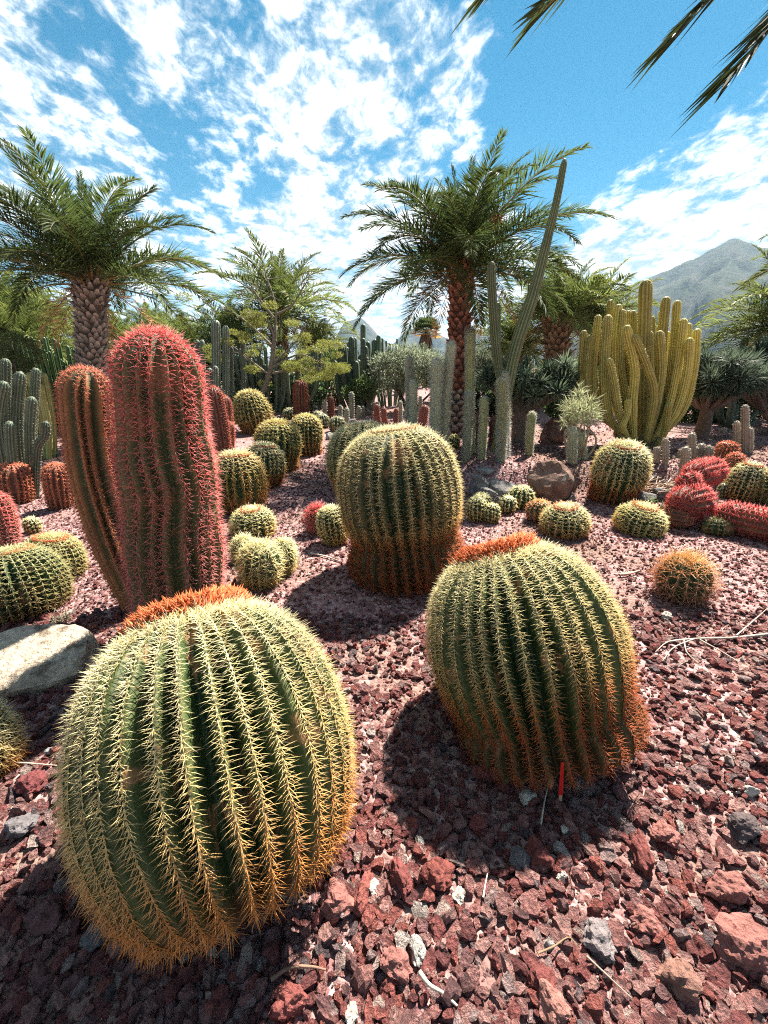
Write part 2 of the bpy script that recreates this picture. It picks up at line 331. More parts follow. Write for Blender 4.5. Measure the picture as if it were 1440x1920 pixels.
def hill_material():
    m = bpy.data.materials.new('mountain_slope'); m.use_nodes = True; N, L = m.node_tree.nodes, m.node_tree.links
    p = N['Principled BSDF']; p.inputs['Roughness'].default_value = 0.95; p.inputs['Specular IOR Level'].default_value = 0.1
    tc = N.new('ShaderNodeTexCoord'); n = N.new('ShaderNodeTexNoise'); n.inputs['Scale'].default_value = 0.012; n.inputs['Detail'].default_value = 10; n.inputs['Roughness'].default_value = 0.7; L.new(tc.outputs['Object'], n.inputs['Vector'])
    cr = N.new('ShaderNodeValToRGB'); e = cr.color_ramp.elements; e[0].position = 0.38; e[0].color = (0.02, 0.035, 0.016, 1); e[1].position = 0.68; e[1].color = (0.10, 0.085, 0.07, 1)
    x = e.new(0.52); x.color = (0.042, 0.054, 0.03, 1); L.new(n.outputs['Fac'], cr.inputs[0]); L.new(cr.outputs[0], p.inputs['Base Color'])
    b = N.new('ShaderNodeBump'); b.inputs['Strength'].default_value = 1; b.inputs['Distance'].default_value = 30; L.new(n.outputs['Fac'], b.inputs['Height']); L.new(b.outputs[0], p.inputs['Normal'])
    return m
M['hill'] = hill_material()
mountain('mountain', 'steep hazy mountainside rising behind the yellow candelabra cactus', [(1010, 690), (1060, 620), (1110, 570), (1165, 541), (1215, 522), (1265, 498), (1320, 470), (1352, 455), (1378, 446), (1405, 455), (1440, 464), (1520, 450), (1640, 500), (1800, 620)], 1300, 800, 4, 120)
mountain('mountain', 'distant grey rocky peaks low on the horizon between the palms', [(480, 700), (560, 670), (620, 640), (643, 606), (655, 600), (676, 596), (690, 606), (712, 630), (735, 640), (762, 619), (790, 613), (815, 618), (850, 632), (900, 618), (960, 640), (1040, 620), (1120, 640), (1200, 690)], 1700, 700, 9, 100)
mountain('mountain', 'low green hillside far off behind the left palm', [(-300, 650), (-200, 610), (-100, 630), (60, 640), (200, 622), (300, 618), (380, 640), (470, 668), (560, 700)], 1500, 700, 14, 70)

def haze():
    x0, x1, y0, y1, z0, z1 = -3000, 3000, -300, 2950, -8, 385
    V = np.array([(x, y, z) for z in (z0, z1) for y in (y0, y1) for x in (x0, x1)]); F = np.array([(0, 2, 3, 1), (4, 5, 7, 6), (0, 1, 5, 4), (2, 6, 7, 3), (0, 4, 6, 2), (1, 3, 7, 5)])
    m = bpy.data.materials.new('haze_air'); m.use_nodes = True; N, L = m.node_tree.nodes, m.node_tree.links; N.remove(N['Principled BSDF'])
    v = N.new('ShaderNodeVolumePrincipled'); v.inputs['Color'].default_value = (.50, .72, 1, 1); v.inputs['Density'].default_value = 0.00016; L.new(v.outputs[0], N['Material Output'].inputs['Volume'])
    tag(link('haze', mesh('haze', V, [F], m, smooth=False)), 'thin bluish haze in the air over the garden and mountains', 'haze', kind='stuff')
haze()
# ------------------------------------------------------------------ cacti
def lerp(a, b, t): return np.asarray(a) + (np.asarray(b) - np.asarray(a)) * np.asarray(t)[..., None]
def ribbed(path, rad, n, dep, per=6, twist=None, sharp=0.75, straight=False, seed=0, wob=0.0):
    """ribbed body swept along a path. Returns V, F, crest (0 valley .. 1 crest), t and a sampler for areoles on the rib crests"""
    path = np.asarray(path, float); rad = np.asarray(rad, float); N = len(path); r = np.random.default_rng(seed)
    if straight:
        T = np.tile([0, 0, 1.0], (N, 1)); e1 = np.tile([1.0, 0, 0], (N, 1)); e2 = np.tile([0, 1.0, 0], (N, 1))
    else: T, e1, e2 = frames(path)
    tw = np.zeros(N) if twist is None else np.asarray(twist)
    K = n * per; k = np.arange(K); u = (k % per) / per; val = ((1 - np.cos(2 * math.pi * u)) / 2) ** sharp
    jit = r.uniform(-.18, .18, n) * 2 * math.pi / n; t = np.linspace(0, 1, N)
    ph = r.uniform(0, 6.28, n); fq = r.uniform(5, 11, n)
    ribw = wob * np.sin(fq[None] * t[:, None] + ph[None]) * 2 * math.pi / n + jit[None]           # (N, n) wander of each rib
    def ribang(ku):                                                                              # continuous rib position -> extra angle
        i0 = np.floor(ku).astype(int) % n; i1 = (i0 + 1) % n; f = ku - np.floor(ku); return ribw[:, i0] * (1 - f) + ribw[:, i1] * f
    ang = 2 * math.pi * k[None] / K + ribang(k / per) + tw[:, None]
    rn = np.repeat(r.normal(0, .014, n), per); rn = (rn + np.roll(rn, per // 2)) / 2
    R = rad[:, None] * (1 - dep * val[None]) * (1 + rn[None] * np.sin(t * 9 + 1)[:, None])
    V = path[:, None] + R[..., None] * (np.cos(ang)[..., None] * e1[:, None] + np.sin(ang)[..., None] * e2[:, None])
    i = np.arange(N - 1)[:, None] * K; kk = k[None]; k2 = (kk + 1) % K
    F = np.stack([i + kk, i + k2, i + K + k2, i + K + kk], -1).reshape(-1, 4)
    dz = np.einsum('ij,ij->i', np.gradient(path, axis=0), T); dr = np.gradient(rad)
    arc = np.concatenate([[0], np.cumsum(np.hypot(np.diff(rad), np.linalg.norm(np.diff(path, axis=0), axis=1)))])
    def areoles(space, lo=0.0, hi=1.0):
        P, Nn, S, D, TT, RB = [], [], [], [], [], []
        for j in range(n):
            q = np.arange(arc[-1] * lo + r.uniform(0, space), arc[-1] * hi, space)
            if not len(q): continue
            q = q + r.normal(0, space * .08, len(q))
            def ip(a): return np.interp(q, arc, a)
            a = 2 * math.pi * j / n + ip(ribw[:, j]) + ip(tw)
            E1 = np.stack([ip(e1[:, c]) for c in range(3)], 1); E2 = np.stack([ip(e2[:, c]) for c in range(3)], 1); TTv = np.stack([ip(T[:, c]) for c in range(3)], 1)
            rd = np.cos(a)[:, None] * E1 + np.sin(a)[:, None] * E2; c = np.stack([ip(path[:, c]) for c in range(3)], 1)
            nn = unit(rd * ip(dz)[:, None] - TTv * ip(dr)[:, None]); up = unit(rd * ip(dr)[:, None] + TTv * ip(dz)[:, None])
            P.append(c + rd * ip(rad)[:, None]); Nn.append(nn); D.append(-up); S.append(np.cross(nn, up)); TT.append(q / arc[-1]); RB.append(np.full(len(q), j))
        return tuple(np.concatenate(x) for x in (P, Nn, S, D, TT, RB))
    return V.reshape(-1, 3), F, np.tile(1 - val, N), np.repeat(t, K), areoles
def spines(P, D, Ln, rd, col, bend=None, tip=None):
    """slim pointed three-sided spines; bend = sideways sag of the outer half"""
    n = len(P); D = unit(D); a = np.where(np.abs(D[:, 2:3]) < .9, np.array([[0, 0, 1.0]]), np.array([[1.0, 0, 0]]))
    x = unit(np.cross(D, a)); y = np.cross(D, x); Ln = np.broadcast_to(Ln, (n,))[:, None]; rd = np.broadcast_to(rd, (n,))[:, None]
    ring = [P + rd * (math.cos(w) * x + math.sin(w) * y) for w in (0, 2.094, 4.189)]
    end = P + D * Ln; col = np.broadcast_to(col, (n, 3)); tipc = col if tip is None else np.broadcast_to(tip, (n, 3))
    b = np.arange(n)[:, None]
    if bend is None:
        V = np.stack(ring + [end], 1).reshape(-1, 3); b = b * 4
        F = [np.concatenate([b + np.array([[0, 1, 3]]), b + np.array([[1, 2, 3]]), b + np.array([[2, 0, 3]])])]
        C = np.stack([col] * 3 + [tipc], 1).reshape(-1, 3)
    else:
        mid = P + D * Ln * .55; end = end + bend * Ln
        ring2 = [mid + rd * .75 * (math.cos(w) * x + math.sin(w) * y) for w in (0, 2.094, 4.189)]
        V = np.stack(ring + ring2 + [end], 1).reshape(-1, 3); b = b * 7
        F = [np.concatenate([b + np.array([[i, (i + 1) % 3, 3 + (i + 1) % 3, 3 + i]]) for i in range(3)]), np.concatenate([b + np.array([[3 + i, 3 + (i + 1) % 3, 6]]) for i in range(3)])]
        C = np.stack([col] * 6 + [tipc], 1).reshape(-1, 3)
    return V, F, C
GOLD = [(1, .08, .38, 1.0), (-1, .08, .38, 1.0), (.85, .5, .42, .9), (-.85, .5, .42, .9), (.7, -.25, .75, .8), (-.7, -.25, .75, .8), (.15, .8, .8, .9), (-.1, .3, 1, 1.0)]
GOLD_FEW = [(1, .2, .4, .9), (-1, .2, .4, .9), (.7, .8, .5, .95), (-.7, .8, .5, .95), (.3, -.3, 1, .9), (0, .7, .9, 1.1)]
REDT = [(1, .1, .45, 1), (-1, .1, .45, 1), (.8, .6, .5, .9), (-.8, .6, .5, .9), (.8, -.5, .5, .9), (-.8, -.5, .5, .9), (.25, .2, 1, 1.0), (-.25, -.3, 1, .9), (0, .6, 1, 1.15)]
def spine_set(bag, ar, tmpl, L, rad, cfun, seed, jit=.22, bend=0.0, tip=None):
    P, Nn, S, D, T, RB = ar; r = np.random.default_rng(seed); base = cfun(T)
    for sx, dn, no, lf in tmpl:
        d = unit(sx * S + dn * D + no * Nn) + r.normal(0, jit, P.shape); n = len(P)
        c = base * r.uniform(.74, 1.12, (n, 1)); c = np.where(r.uniform(0, 1, (n, 1)) < .07, np.array([[.30, .22, .15]]), c); brk = np.where(r.uniform(0, 1, n) < .07, .35, 1.0); tp = None if tip is None else c * (1 - tip[1]) + np.array(tip[0]) * tip[1]
        bd = None if not bend else r.normal(0, bend, P.shape) - np.array([0, 0, bend])
        V, F, C = spines(P + r.normal(0, rad, P.shape), d, L * lf * brk * r.uniform(.7, 1.2, n), rad * r.uniform(.85, 1.15, n), c, bd, tp); bag.add(V, F, C)
BARREL = [(.66, -.03), (.84, .08), (.97, .27), (1, .45), (.95, .64), (.80, .82), (.56, .94), (.34, .985), (.2, .99), (.0, .975)]
NECK = [(.88, -.03), (.93, .05), (.93, .13), (.86, .22), (.88, .27), (.96, .37), (1, .53), (.96, .69), (.82, .85), (.57, .95), (.34, .99), (.2, 1.0), (0, .985)]
BALL = [(.5, -.05), (.80, .08), (.98, .33), (1, .52), (.92, .73), (.70, .90), (.4, .98), (.2, .995), (0, .99)]
FLAT = [(.80, -.04), (.95, .10), (1, .30), (.97, .52), (.84, .74), (.62, .89), (.38, .96), (.2, .97), (0, .95)]
TALL = [(.72, -.03), (.86, .08), (.95, .25), (1, .5), (.97, .72), (.84, .88), (.55, .97), (.25, 1), (0, .995)]
PALE, GOLDC, ORANGE, RUST = (.95, .91, .64), (.92, .76, .38), (.84, .43, .13), (.56, .17, .06)
def ramp(stops):
    xs = [s[0] for s in stops]; cs = np.array([s[1] for s in stops])
    return lambda t: np.stack([np.interp(t, xs, cs[:, k]) for k in range(3)], 1)
C_GOLD = ramp([(0, ORANGE), (.12, ORANGE), (.32, GOLDC), (.6, (.94, .87, .56)), (.85, PALE), (1, (.95, .92, .70))])
C_NECK = ramp([(0, RUST), (.2, (.62, .20, .07)), (.27, (.76, .34, .11)), (.34, (.86, .62, .26)), (.46, (.92, .78, .42)), (.7, (.94, .87, .56)), (.9, PALE), (1, PALE)])
C_YOUNG = ramp([(0, (.76, .48, .15)), (.25, (.86, .72, .32)), (.5, (.92, .85, .5)), (1, (.95, .91, .62))])
C_OLIVE = ramp([(0, (.56, .22, .08)), (.2, (.64, .36, .12)), (.4, (.70, .58, .22)), (.8, (.78, .69, .32)), (1, (.82, .74, .38))])
C_RED = ramp([(0, (.80, .40, .34)), (.4, (.88, .32, .28)), (1, (.92, .27, .25))])
C_ORED = ramp([(0, (.6, .24, .12)), (.5, (.76, .30, .16)), (1, (.82, .33, .2))])
C_SPIKY = ramp([(0, (.58, .24, .16)), (.5, (.80, .46, .28)), (1, (.90, .62, .28))])
C_DULL = ramp([(0, (.3, .16, .08)), (1, (.36, .34, .14))])
C_PALEG = ramp([(0, (.4, .36, .2)), (1, (.62, .62, .42))])
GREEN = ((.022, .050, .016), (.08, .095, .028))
def barrel(label, loc, R, H, prof=BARREL, n=28, lean=(0, 0), cfun=C_GOLD, sp=0.04, L=0.06, rad=0.0013, tmpl=GOLD, ring=None, seed=1, dep=0.2, nz=56, per=6, twist=0.0, wob=.1, bend=.05,
           skin=GREEN, mat='body', name='golden_barrel_cactus', cat='cactus', group=None, tip=None, hi=0.985, spin=None, jit=.15, ringcol=((.60, .14, .05), (.74, .25, .09)), ringtuft=.75, shag=None, pad=3.2):
    ax = Vector((lean[0], lean[1], 1)).normalized(); q = ax.to_track_quat('Z', 'Y')
    root = thing(name, label, cat, loc, group); root.rotation_mode = 'QUATERNION'; root.rotation_quaternion = q
    pr = spline(prof, nz); path = np.zeros((nz, 3)); path[:, 2] = pr[:, 1] * H; r_ = np.maximum(pr[:, 0], 0) * R
    t = np.linspace(0, 1, nz)
    V, F, crest, tt, areoles = ribbed(path, r_, n, dep, per, twist * t + .25 * wob * np.sin(4 * t + seed), .75, True, seed, wob)
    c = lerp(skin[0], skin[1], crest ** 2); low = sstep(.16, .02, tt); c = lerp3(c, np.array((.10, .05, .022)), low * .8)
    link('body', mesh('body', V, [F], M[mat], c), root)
    b = Bag(); ar = areoles(sp, .01, hi)
    spine_set(b, ar, tmpl, L, rad, cfun, seed + 50, jit, bend, tip)
    if shag:                                                # old shaggy spines round the foot
        k = ar[4] < shag; spine_set(b, tuple(x[k] for x in ar), tmpl, L * 1.3, rad, cfun, seed + 70, .35, .12, tip)
    # felted areole pads along the crest
    P, Nn, S, D, T, RB = ar; pc = cfun(T) * .95
    d = np.stack([P + S * rad * pad, P - D * sp * .52, P - S * rad * pad, P + D * sp * .52, P + Nn * rad * 2.5], 1).reshape(-1, 3); i = np.arange(len(P))[:, None] * 5
    b.add(d, [np.concatenate([i + np.array([[k, (k + 1) % 4, 4]]) for k in range(4)])], np.repeat(pc, 5, 0))
    link('spines', b.mesh('spines', M['spine']), root, 'stuff')
    if ring:
        rr, rw, cnt = ring; g = np.random.default_rng(seed + 9); a = g.uniform(0, 6.283, cnt); w = g.normal(0, rw * .5, (cnt, 2)); rad_ = rr + w[:, 0]
        zt = np.interp(rad_, pr[::-1, 0][:nz] * R, pr[::-1, 1] * H)
        P = np.stack([rad_ * np.cos(a), rad_ * np.sin(a), zt + .004 + rw * 1.0 * g.uniform(0, 1, cnt) ** 1.3 * (.55 + .45 * np.abs(np.sin(a * 11 + w[:, 1] * 40)))], 1)
        d = np.stack([np.cos(a), np.sin(a), np.full(cnt, .9)], 1) + g.normal(0, .6, (cnt, 3))
        cc = lerp(ringcol[0], ringcol[1], g.uniform(0, 1, cnt)) * g.uniform(.55, 1.1, (cnt, 1))
        Vs, Fs, Cs = spines(P, d, rw * ringtuft * g.uniform(.45, 1.0, cnt), rw * .085, cc, None, cc * 1.25); bb = Bag(); bb.add(Vs, Fs, Cs)
        # woolly cushion under the tufts
        th = np.linspace(0, 2 * math.pi, 49)[:-1]; ph = np.linspace(0, 2 * math.pi, 9)[:-1]
        tz = np.interp(rr, pr[::-1, 0] * R, pr[::-1, 1] * H)
        TH, PH = np.meshgrid(th, ph, indexing='ij'); rq = rr + rw * .5 * np.cos(PH) * (1 + .25 * np.sin(TH * 17)); VV = np.stack([rq * np.cos(TH), rq * np.sin(TH), tz + rw * .2 + rw * .55 * np.sin(PH)], -1).reshape(-1, 3)
        i = np.arange(48)[:, None]; j = np.arange(8)[None]; FF = np.stack([i * 8 + j, ((i + 1) % 48) * 8 + j, ((i + 1) % 48) * 8 + (j + 1) % 8, i * 8 + (j + 1) % 8], -1).reshape(-1, 4)
        bb.add(VV, [FF], np.array(ringcol[0]) * .7)
        o = link('flower_ring', bb.mesh('flower_ring', M['wool']), root, 'stuff'); o['label'] = 'ring of dried orange flower tufts on the crown'
        # pale felt filling the crown
        m = int(cnt * .5); a = g.uniform(0, 6.283, m); q_ = (rr + rw * 2.2) * np.sqrt(g.uniform(0, 1, m)); z = np.interp(q_, pr[::-1, 0] * R, pr[::-1, 1] * H)
        d = np.stack([np.cos(a) * .6, np.sin(a) * .6, np.full(m, 1.0)], 1) + g.normal(0, .5, (m, 3))
        Vs, Fs, Cs = spines(np.stack([q_ * np.cos(a), q_ * np.sin(a), z], 1), d, rw * .6 * g.uniform(.5, 1, m), rw * .06, np.array((.72, .60, .30)) * g.uniform(.8, 1.1, (m, 1))); w_ = Bag(); w_.add(Vs, Fs, Cs)
        link('crown_felt', w_.mesh('crown_felt', M['wool']), root, 'stuff')
    return root
def lerp3(c, d, f): return c + (d - c) * f[:, None]
def seen_barrel(label, px, pbase, wpx, ptop, n=24, fat=.92, base=None, **k):
    """a barrel that stands where its foot is seen, as wide and as tall as it is seen there"""
    p = at(px, pbase); R = 0.3; hd = unit(np.array([p[0], p[1]]))
    for _ in range(6):
        c = p.copy(); c[:2] += hd * R * .75; c[2] = gz(c[0], c[1]); R = wpx / 2 * depth(c + np.array([0, 0, R * .8])) / FPX * fat
        R = R * np.dot(hd, (0, 1)) ** .5
    H = atY(px, ptop, c[1])[2] - c[2]
    dd = depth(c)
    L = k.pop('L', .17 * R + .012); sp = k.pop('sp', max(.03, .0085 * dd)); rad = k.pop('rad', max(.0013, .00062 * dd))
    ring = k.pop('ring', None); q = np.random.default_rng(int(px * 7 + pbase)); k.setdefault('lean', tuple(q.normal(0, .09, 2)))
    if ring: ring = (ring * R, max(.045 * R, .022), int(260 + 700 / dd))
    return barrel(label, c, max(R - L * .45, .03), max(H - L * .35, .05), n=n, L=L, sp=sp, rad=rad, ring=ring, tmpl=k.pop('tmpl', GOLD if dd < 4.5 else GOLD_FEW), **k)

def stemcol(parent, name, pts, r0, n, dep, skin, hairs=None, seed=0, nz=30, taper=.85, mat='stem', per=4, cap=None, twist=0.0, wob=0.05, tipfac=1.0):
    """one ribbed stem along the points (in the parent's space), domed at the tip; hairs = (template, spacing, length, thickness, colour)"""
    P = spline(pts, nz); s = np.concatenate([[0], np.cumsum(np.linalg.norm(np.diff(P, axis=0), axis=1))]); Lt = s[-1]
    # denser rings in the dome
    u = np.concatenate([np.linspace(0, Lt - r0 * 1.3, nz), Lt - r0 * 1.3 * (1 - np.sin(np.linspace(0, math.pi / 2, 9)[1:]))]); P = np.stack([np.interp(u, s, P[:, k]) for k in range(3)], 1)
    w = np.clip((u - (Lt - r0 * 1.3)) / (r0 * 1.3), 0, 1); g = np.random.default_rng(seed)
    body = r0 * (taper + (1 - taper) * sstep(0, .35 * Lt, u)) * (1 - (1 - tipfac) * sstep(.4 * Lt, Lt, u)) * (1 + .02 * np.sin(u / r0 * 1.7 + seed))
    rad = body * np.sqrt(np.maximum(1 - w ** 2, 0))
    V, F, crest, tt, areoles = ribbed(P, rad, n, dep, per, twist * np.linspace(0, 1, len(P)), .8, False, seed, wob)
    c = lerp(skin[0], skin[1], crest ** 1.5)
    if len(skin) > 2: c = lerp3(c, np.asarray(skin[2]), sstep(skin[3][0], skin[3][1], tt))
    o = link(name, mesh(name, V, [F], M[mat], c), parent)
    if hairs:
        tm, spc, ln, th, hc = hairs; b = Bag()
        cf = hc if callable(hc) else (lambda t: np.broadcast_to(np.array(hc), (len(t), 3)))
        spine_set(b, areoles(spc, .01, .995), tm, ln, th, cf, seed + 3, .3)
        link('spines', b.mesh('spines', M['hair']), o, 'stuff')
    return o
# ------------------------------------------------------------------ the two big barrels in front, the middle barrel, the red column
G_B = 'golden barrel cacti in the gravel'
barrel('largest golden barrel cactus, front left, with thick orange flower ring on its tilted crown', (-.405, .862, .085), .398, .785, BARREL, 34, (-.42, .66), C_GOLD, .0135, .045, .00092, GOLD,
       (.145, .046, 6000), 3, .24, 84, 8, .12, .10, .05, group=G_B, pad=5.5)
barrel('big golden barrel cactus with rusty base leaning left, beside the red tag', (.705, 1.43, .03), .405, .80, [(.88, -.04), (.93, .04), (.91, .10), (.88, .14), (.95, .26), (1, .46), (.95, .64), (.80, .82), (.56, .94), (.34, .985), (.2, .99), (0, .975)], 35, (-.30, .46), C_NECK, .0135, .041, .00092, GOLD,
       (.14, .040, 5200), 5, .24, 84, 8, .22, .08, .05, group=G_B, pad=5.0)
seen_barrel('tall golden barrel cactus with a shaggy rust-brown foot in the middle of the gravel', 764, 1116, 256, 800, 32, prof=[(.86, -.03), (.94, .04), (.965, .12), (.93, .21), (.85, .27), (.89, .32), (.975, .43), (1, .57), (.965, .71), (.83, .86), (.58, .955), (.34, .99), (.2, 1), (0, .985)], cfun=C_NECK, lean=(-.12, .10), ring=.36, seed=8, sp=.024, L=.05, rad=.0012, group=G_B, twist=.1, dep=.2, nz=80, ringcol=((.38, .12, .04), (.5, .2, .06)), skin=((.034, .055, .024), (.13, .11, .045)), shag=.36)

def red_column():
    b = at(345, 1178); root = thing('red_spined_column_cactus', 'tall thick column cactus bristling with red spines, a slimmer stem behind it', 'cactus', b)
    skin = ((.036, .055, .02), (.13, .105, .045)); Y = b[1]
    for nm, px, radii, n, yo, sd, spc, L, lab in (
        ('stem', [(342, 1195), (332, 1060), (318, 920), (304, 790), (297, 690), (294, 622)], [.235, .243, .236, .21, .172], 19, 0.0, 4, .028, .054, 'thick red-spined main stem with wavy ribs'),
        ('stem', [(268, 1130), (222, 1030), (184, 910), (165, 790), (160, 690)], [.12, .13, .135, .132, .125], 14, .28, 6, .022, .030, 'slimmer brownish stem with straight orange ribs')):
        P = np.array([atY(a, c, Y + yo) for a, c in px]) - b; nz = 90; Q = spline(P, nz); s = np.linspace(0, 1, nz); Lt = np.linalg.norm(np.diff(Q, axis=0), axis=1).sum()
        r0 = radii[-1]; s2 = np.concatenate([np.linspace(0, 1 - r0 * 1.15 / Lt, nz), 1 - r0 * 1.15 / Lt * (1 - np.sin(np.linspace(0, math.pi / 2, 16)[1:]))])
        Q = np.stack([np.interp(s2, s, Q[:, k]) for k in range(3)], 1); rb = np.interp(s2, np.linspace(0, 1, len(radii)), radii)
        w = np.clip((s2 - (1 - r0 * 1.15 / Lt)) / (r0 * 1.15 / Lt), 0, 1); R = rb * np.sqrt(np.maximum(1 - w ** 2.2, 0)) * (1 + (.03 if sd == 4 else .01) * np.sin(s2 * 23))
        kink = .15 * np.exp(-((s2 - .55) / .09) ** 2) if sd == 4 else .05 * np.sin(s2 * 5)
        V, F, crest, tt, ars = ribbed(Q, R, n, .24 if sd == 4 else .24, 8, kink, .8, False, sd, .06 if sd == 4 else .05)
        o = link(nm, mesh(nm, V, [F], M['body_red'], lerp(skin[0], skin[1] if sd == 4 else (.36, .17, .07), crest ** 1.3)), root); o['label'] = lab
        bg = Bag(); spine_set(bg, ars(spc, .02, .99), REDT, L, .00115, C_RED if sd == 4 else C_ORED, sd, .25, .1, tip=((.96, .72, .66), .6))
        link('spines', bg.mesh('spines', M['spine']), o, 'stuff')
red_column()

# ------------------------------------------------------------------ barrels of the middle distance
S = seen_barrel
S('golden barrel cactus half hidden behind the tall middle barrel', 688, 935, 156, 791, 28, ring=.36, seed=11, lean=(-.1, .12), group=G_B, cfun=C_GOLD, tmpl=GOLD, sp=.03, L=.06, rad=.0022, ringcol=((.4, .14, .05), (.5, .22, .08)))
S('broad golden barrel cactus touching the red column cactus', 455, 968, 122, 846, 24, prof=BARREL, ring=.5, seed=12, lean=(-.05, .1), group=G_B, cfun=ramp([(0, RUST), (.2, ORANGE), (.5, (.7, .5, .16)), (1, PALE)]))
S('golden barrel cactus squeezed between two others beside the path', 494, 918, 92, 831, 24, ring=.45, seed=13, group=G_B, cfun=C_NECK)
S('olive golden barrel cactus with a narrow orange foot by the path', 522, 886, 100, 788, 26, prof=NECK, ring=.4, seed=14, group=G_B, cfun=C_OLIVE, ringcol=((.35, .14, .05), (.4, .2, .08)))
S('olive barrel cactus below the small brown column, furthest along the path', 575, 856, 72, 777, 24, prof=NECK, seed=15, group=G_B, cfun=C_OLIVE)
S('pear-shaped golden barrel cactus standing highest at the back', 482, 814, 82, 731, 26, prof=[(.74, -.03), (.78, .08), (.80, .2), (.97, .32), (1, .45), (.97, .58), (.82, .72), (.72, .84), (.5, .95), (.3, .99), (.15, 1), (0, .99)], ring=.35, seed=16, group=G_B, cfun=C_OLIVE, ringcol=((.35, .14, .05), (.4, .2, .08)))
S('squat pale yellow barrel cactus at the foot of the red column', 478, 1014, 98, 950, 20, prof=FLAT, ring=.4, seed=17, group=G_B, cfun=C_YOUNG)
S('front ball of the three pale bristly young barrels', 492, 1106, 100, 1012, 17, prof=BALL, seed=18, group='cluster of three young barrel cacti', cfun=C_YOUNG, L=.062, jit=.4, dep=.1)
S('left rear ball of the three pale bristly young barrels', 460, 1058, 62, 1004, 15, prof=BALL, seed=19, group='cluster of three young barrel cacti', cfun=C_YOUNG, L=.055, jit=.4, dep=.1)
S('right rear ball of the three pale bristly young barrels', 530, 1082, 62, 1010, 15, prof=BALL, seed=20, group='cluster of three young barrel cacti', cfun=C_YOUNG, L=.055, jit=.4, dep=.1, lean=(.1, 0))
S('small golden barrel cactus leaning on the tall middle barrel', 630, 1026, 66, 948, 20, prof=BALL, seed=21, group=G_B, cfun=C_YOUNG, lean=(-.15, 0))
S('little ball cactus with red spines beside the trodden path', 598, 1004, 60, 946, 14, prof=BALL, seed=22, name='red_spined_ball_cactus', cfun=C_RED, L=.085, jit=.3, rad=.0022, tip=((.8, .4, .35), .5))
S('upper ball of the young barrel cluster right of the middle barrel', 903, 960, 46, 924, 15, prof=BALL, seed=23, group='young barrels below the rocks', cfun=C_YOUNG, jit=.4)
S('left ball of the young barrel cluster right of the middle barrel', 893, 980, 48, 932, 15, prof=BALL, seed=24, group='young barrels below the rocks', cfun=C_YOUNG, jit=.4)
S('right ball of the young barrel cluster right of the middle barrel', 921, 983, 38, 945, 14, prof=BALL, seed=25, group='young barrels below the rocks', cfun=C_YOUNG, jit=.4)
S('round young barrel cactus with pale top against the grey boulder', 974, 956, 58, 912, 16, prof=BALL, seed=26, group='young barrels below the rocks', cfun=C_YOUNG, jit=.35, lean=(.1, .1))
S('low orange-tinged young barrel at the left foot of the pale-topped one', 949, 964, 40, 930, 15, prof=BALL, seed=27, group='young barrels below the rocks', cfun=C_GOLD, jit=.35)
S('small barrel cactus with orange spines tucked behind a ringed barrel', 1008, 983, 60, 938, 15, prof=BALL, seed=28, group='young barrels below the rocks', cfun=C_SPIKY, jit=.35)
S('ringed yellow barrel cactus just behind the leaning big barrel', 1056, 1010, 106, 945, 22, prof=FLAT, ring=.42, seed=29, group=G_B, cfun=C_GOLD, ringtuft=1.4)
S('low domed barrel cactus with a neat orange ring, alone on open gravel', 1191, 1005, 110, 944, 26, prof=FLAT, ring=.42, seed=30, group=G_B, cfun=C_YOUNG, ringtuft=1.3)
S('upright golden barrel cactus with rust skirt in front of the candelabra cactus', 1146, 946, 116, 824, 26, prof=NECK, ring=.42, seed=31, group=G_B, cfun=C_NECK, dep=.17)
S('small globe cactus with long orange spikes alone on the gravel', 1270, 1136, 134, 1040, 17, prof=BALL, seed=32, name='spiky_ball_cactus', cfun=C_SPIKY, L=.088, jit=.3, rad=.0018, tmpl=REDT, sp=.045, tip=((.85, .6, .35), .4))
S('wide dark green barrel cactus with broken brown ring cut by the left edge', 52, 1168, 225, 1030, 34, prof=FLAT, ring=.45, seed=33, group=G_B, cfun=ramp([(0, (.42, .28, .1)), (.4, (.55, .52, .25)), (1, (.74, .72, .42))]), lean=(-.15, .15), L=.042, sp=.034, dep=.24, ringcol=((.45, .2, .08), (.62, .36, .14)), skin=((.028, .055, .022), (.06, .085, .03)))
S('wide barrel cactus behind the dark one with a broken ring', 105, 1098, 140, 1003, 30, prof=FLAT, ring=.45, seed=34, group=G_B, cfun=ramp([(0, (.45, .3, .1)), (.5, (.66, .6, .28)), (1, (.8, .76, .44))]), lean=(.1, .1), L=.045, sp=.036, dep=.24)
S('golden barrel cactus cut off by the left edge below the flat limestone', 8, 1462, 165, 1308, 22, prof=BALL, seed=35, group=G_B, cfun=C_GOLD, L=.05, sp=.026)
S('small yellow barrel cactus between the red ones at the left edge', 66, 1000, 38, 968, 14, prof=BALL, seed=36, group=G_B, cfun=C_YOUNG)
S('squat red-ribbed cactus nearest the grey columns at the left edge', 36, 946, 74, 868, 17, prof=TALL, seed=37, name='red_ribbed_cactus', group='short red ribbed cacti', cfun=C_ORED, L=.04, dep=.22, skin=((.09, .04, .025), (.28, .12, .07)), mat='body_red')
S('red-ribbed cactus leaning against the slim brownish stem', 116, 956, 62, 868, 15, prof=TALL, seed=38, name='red_ribbed_cactus', group='short red ribbed cacti', cfun=C_ORED, L=.04, dep=.22, lean=(.1, 0), skin=((.09, .04, .025), (.28, .12, .07)), mat='body_red')
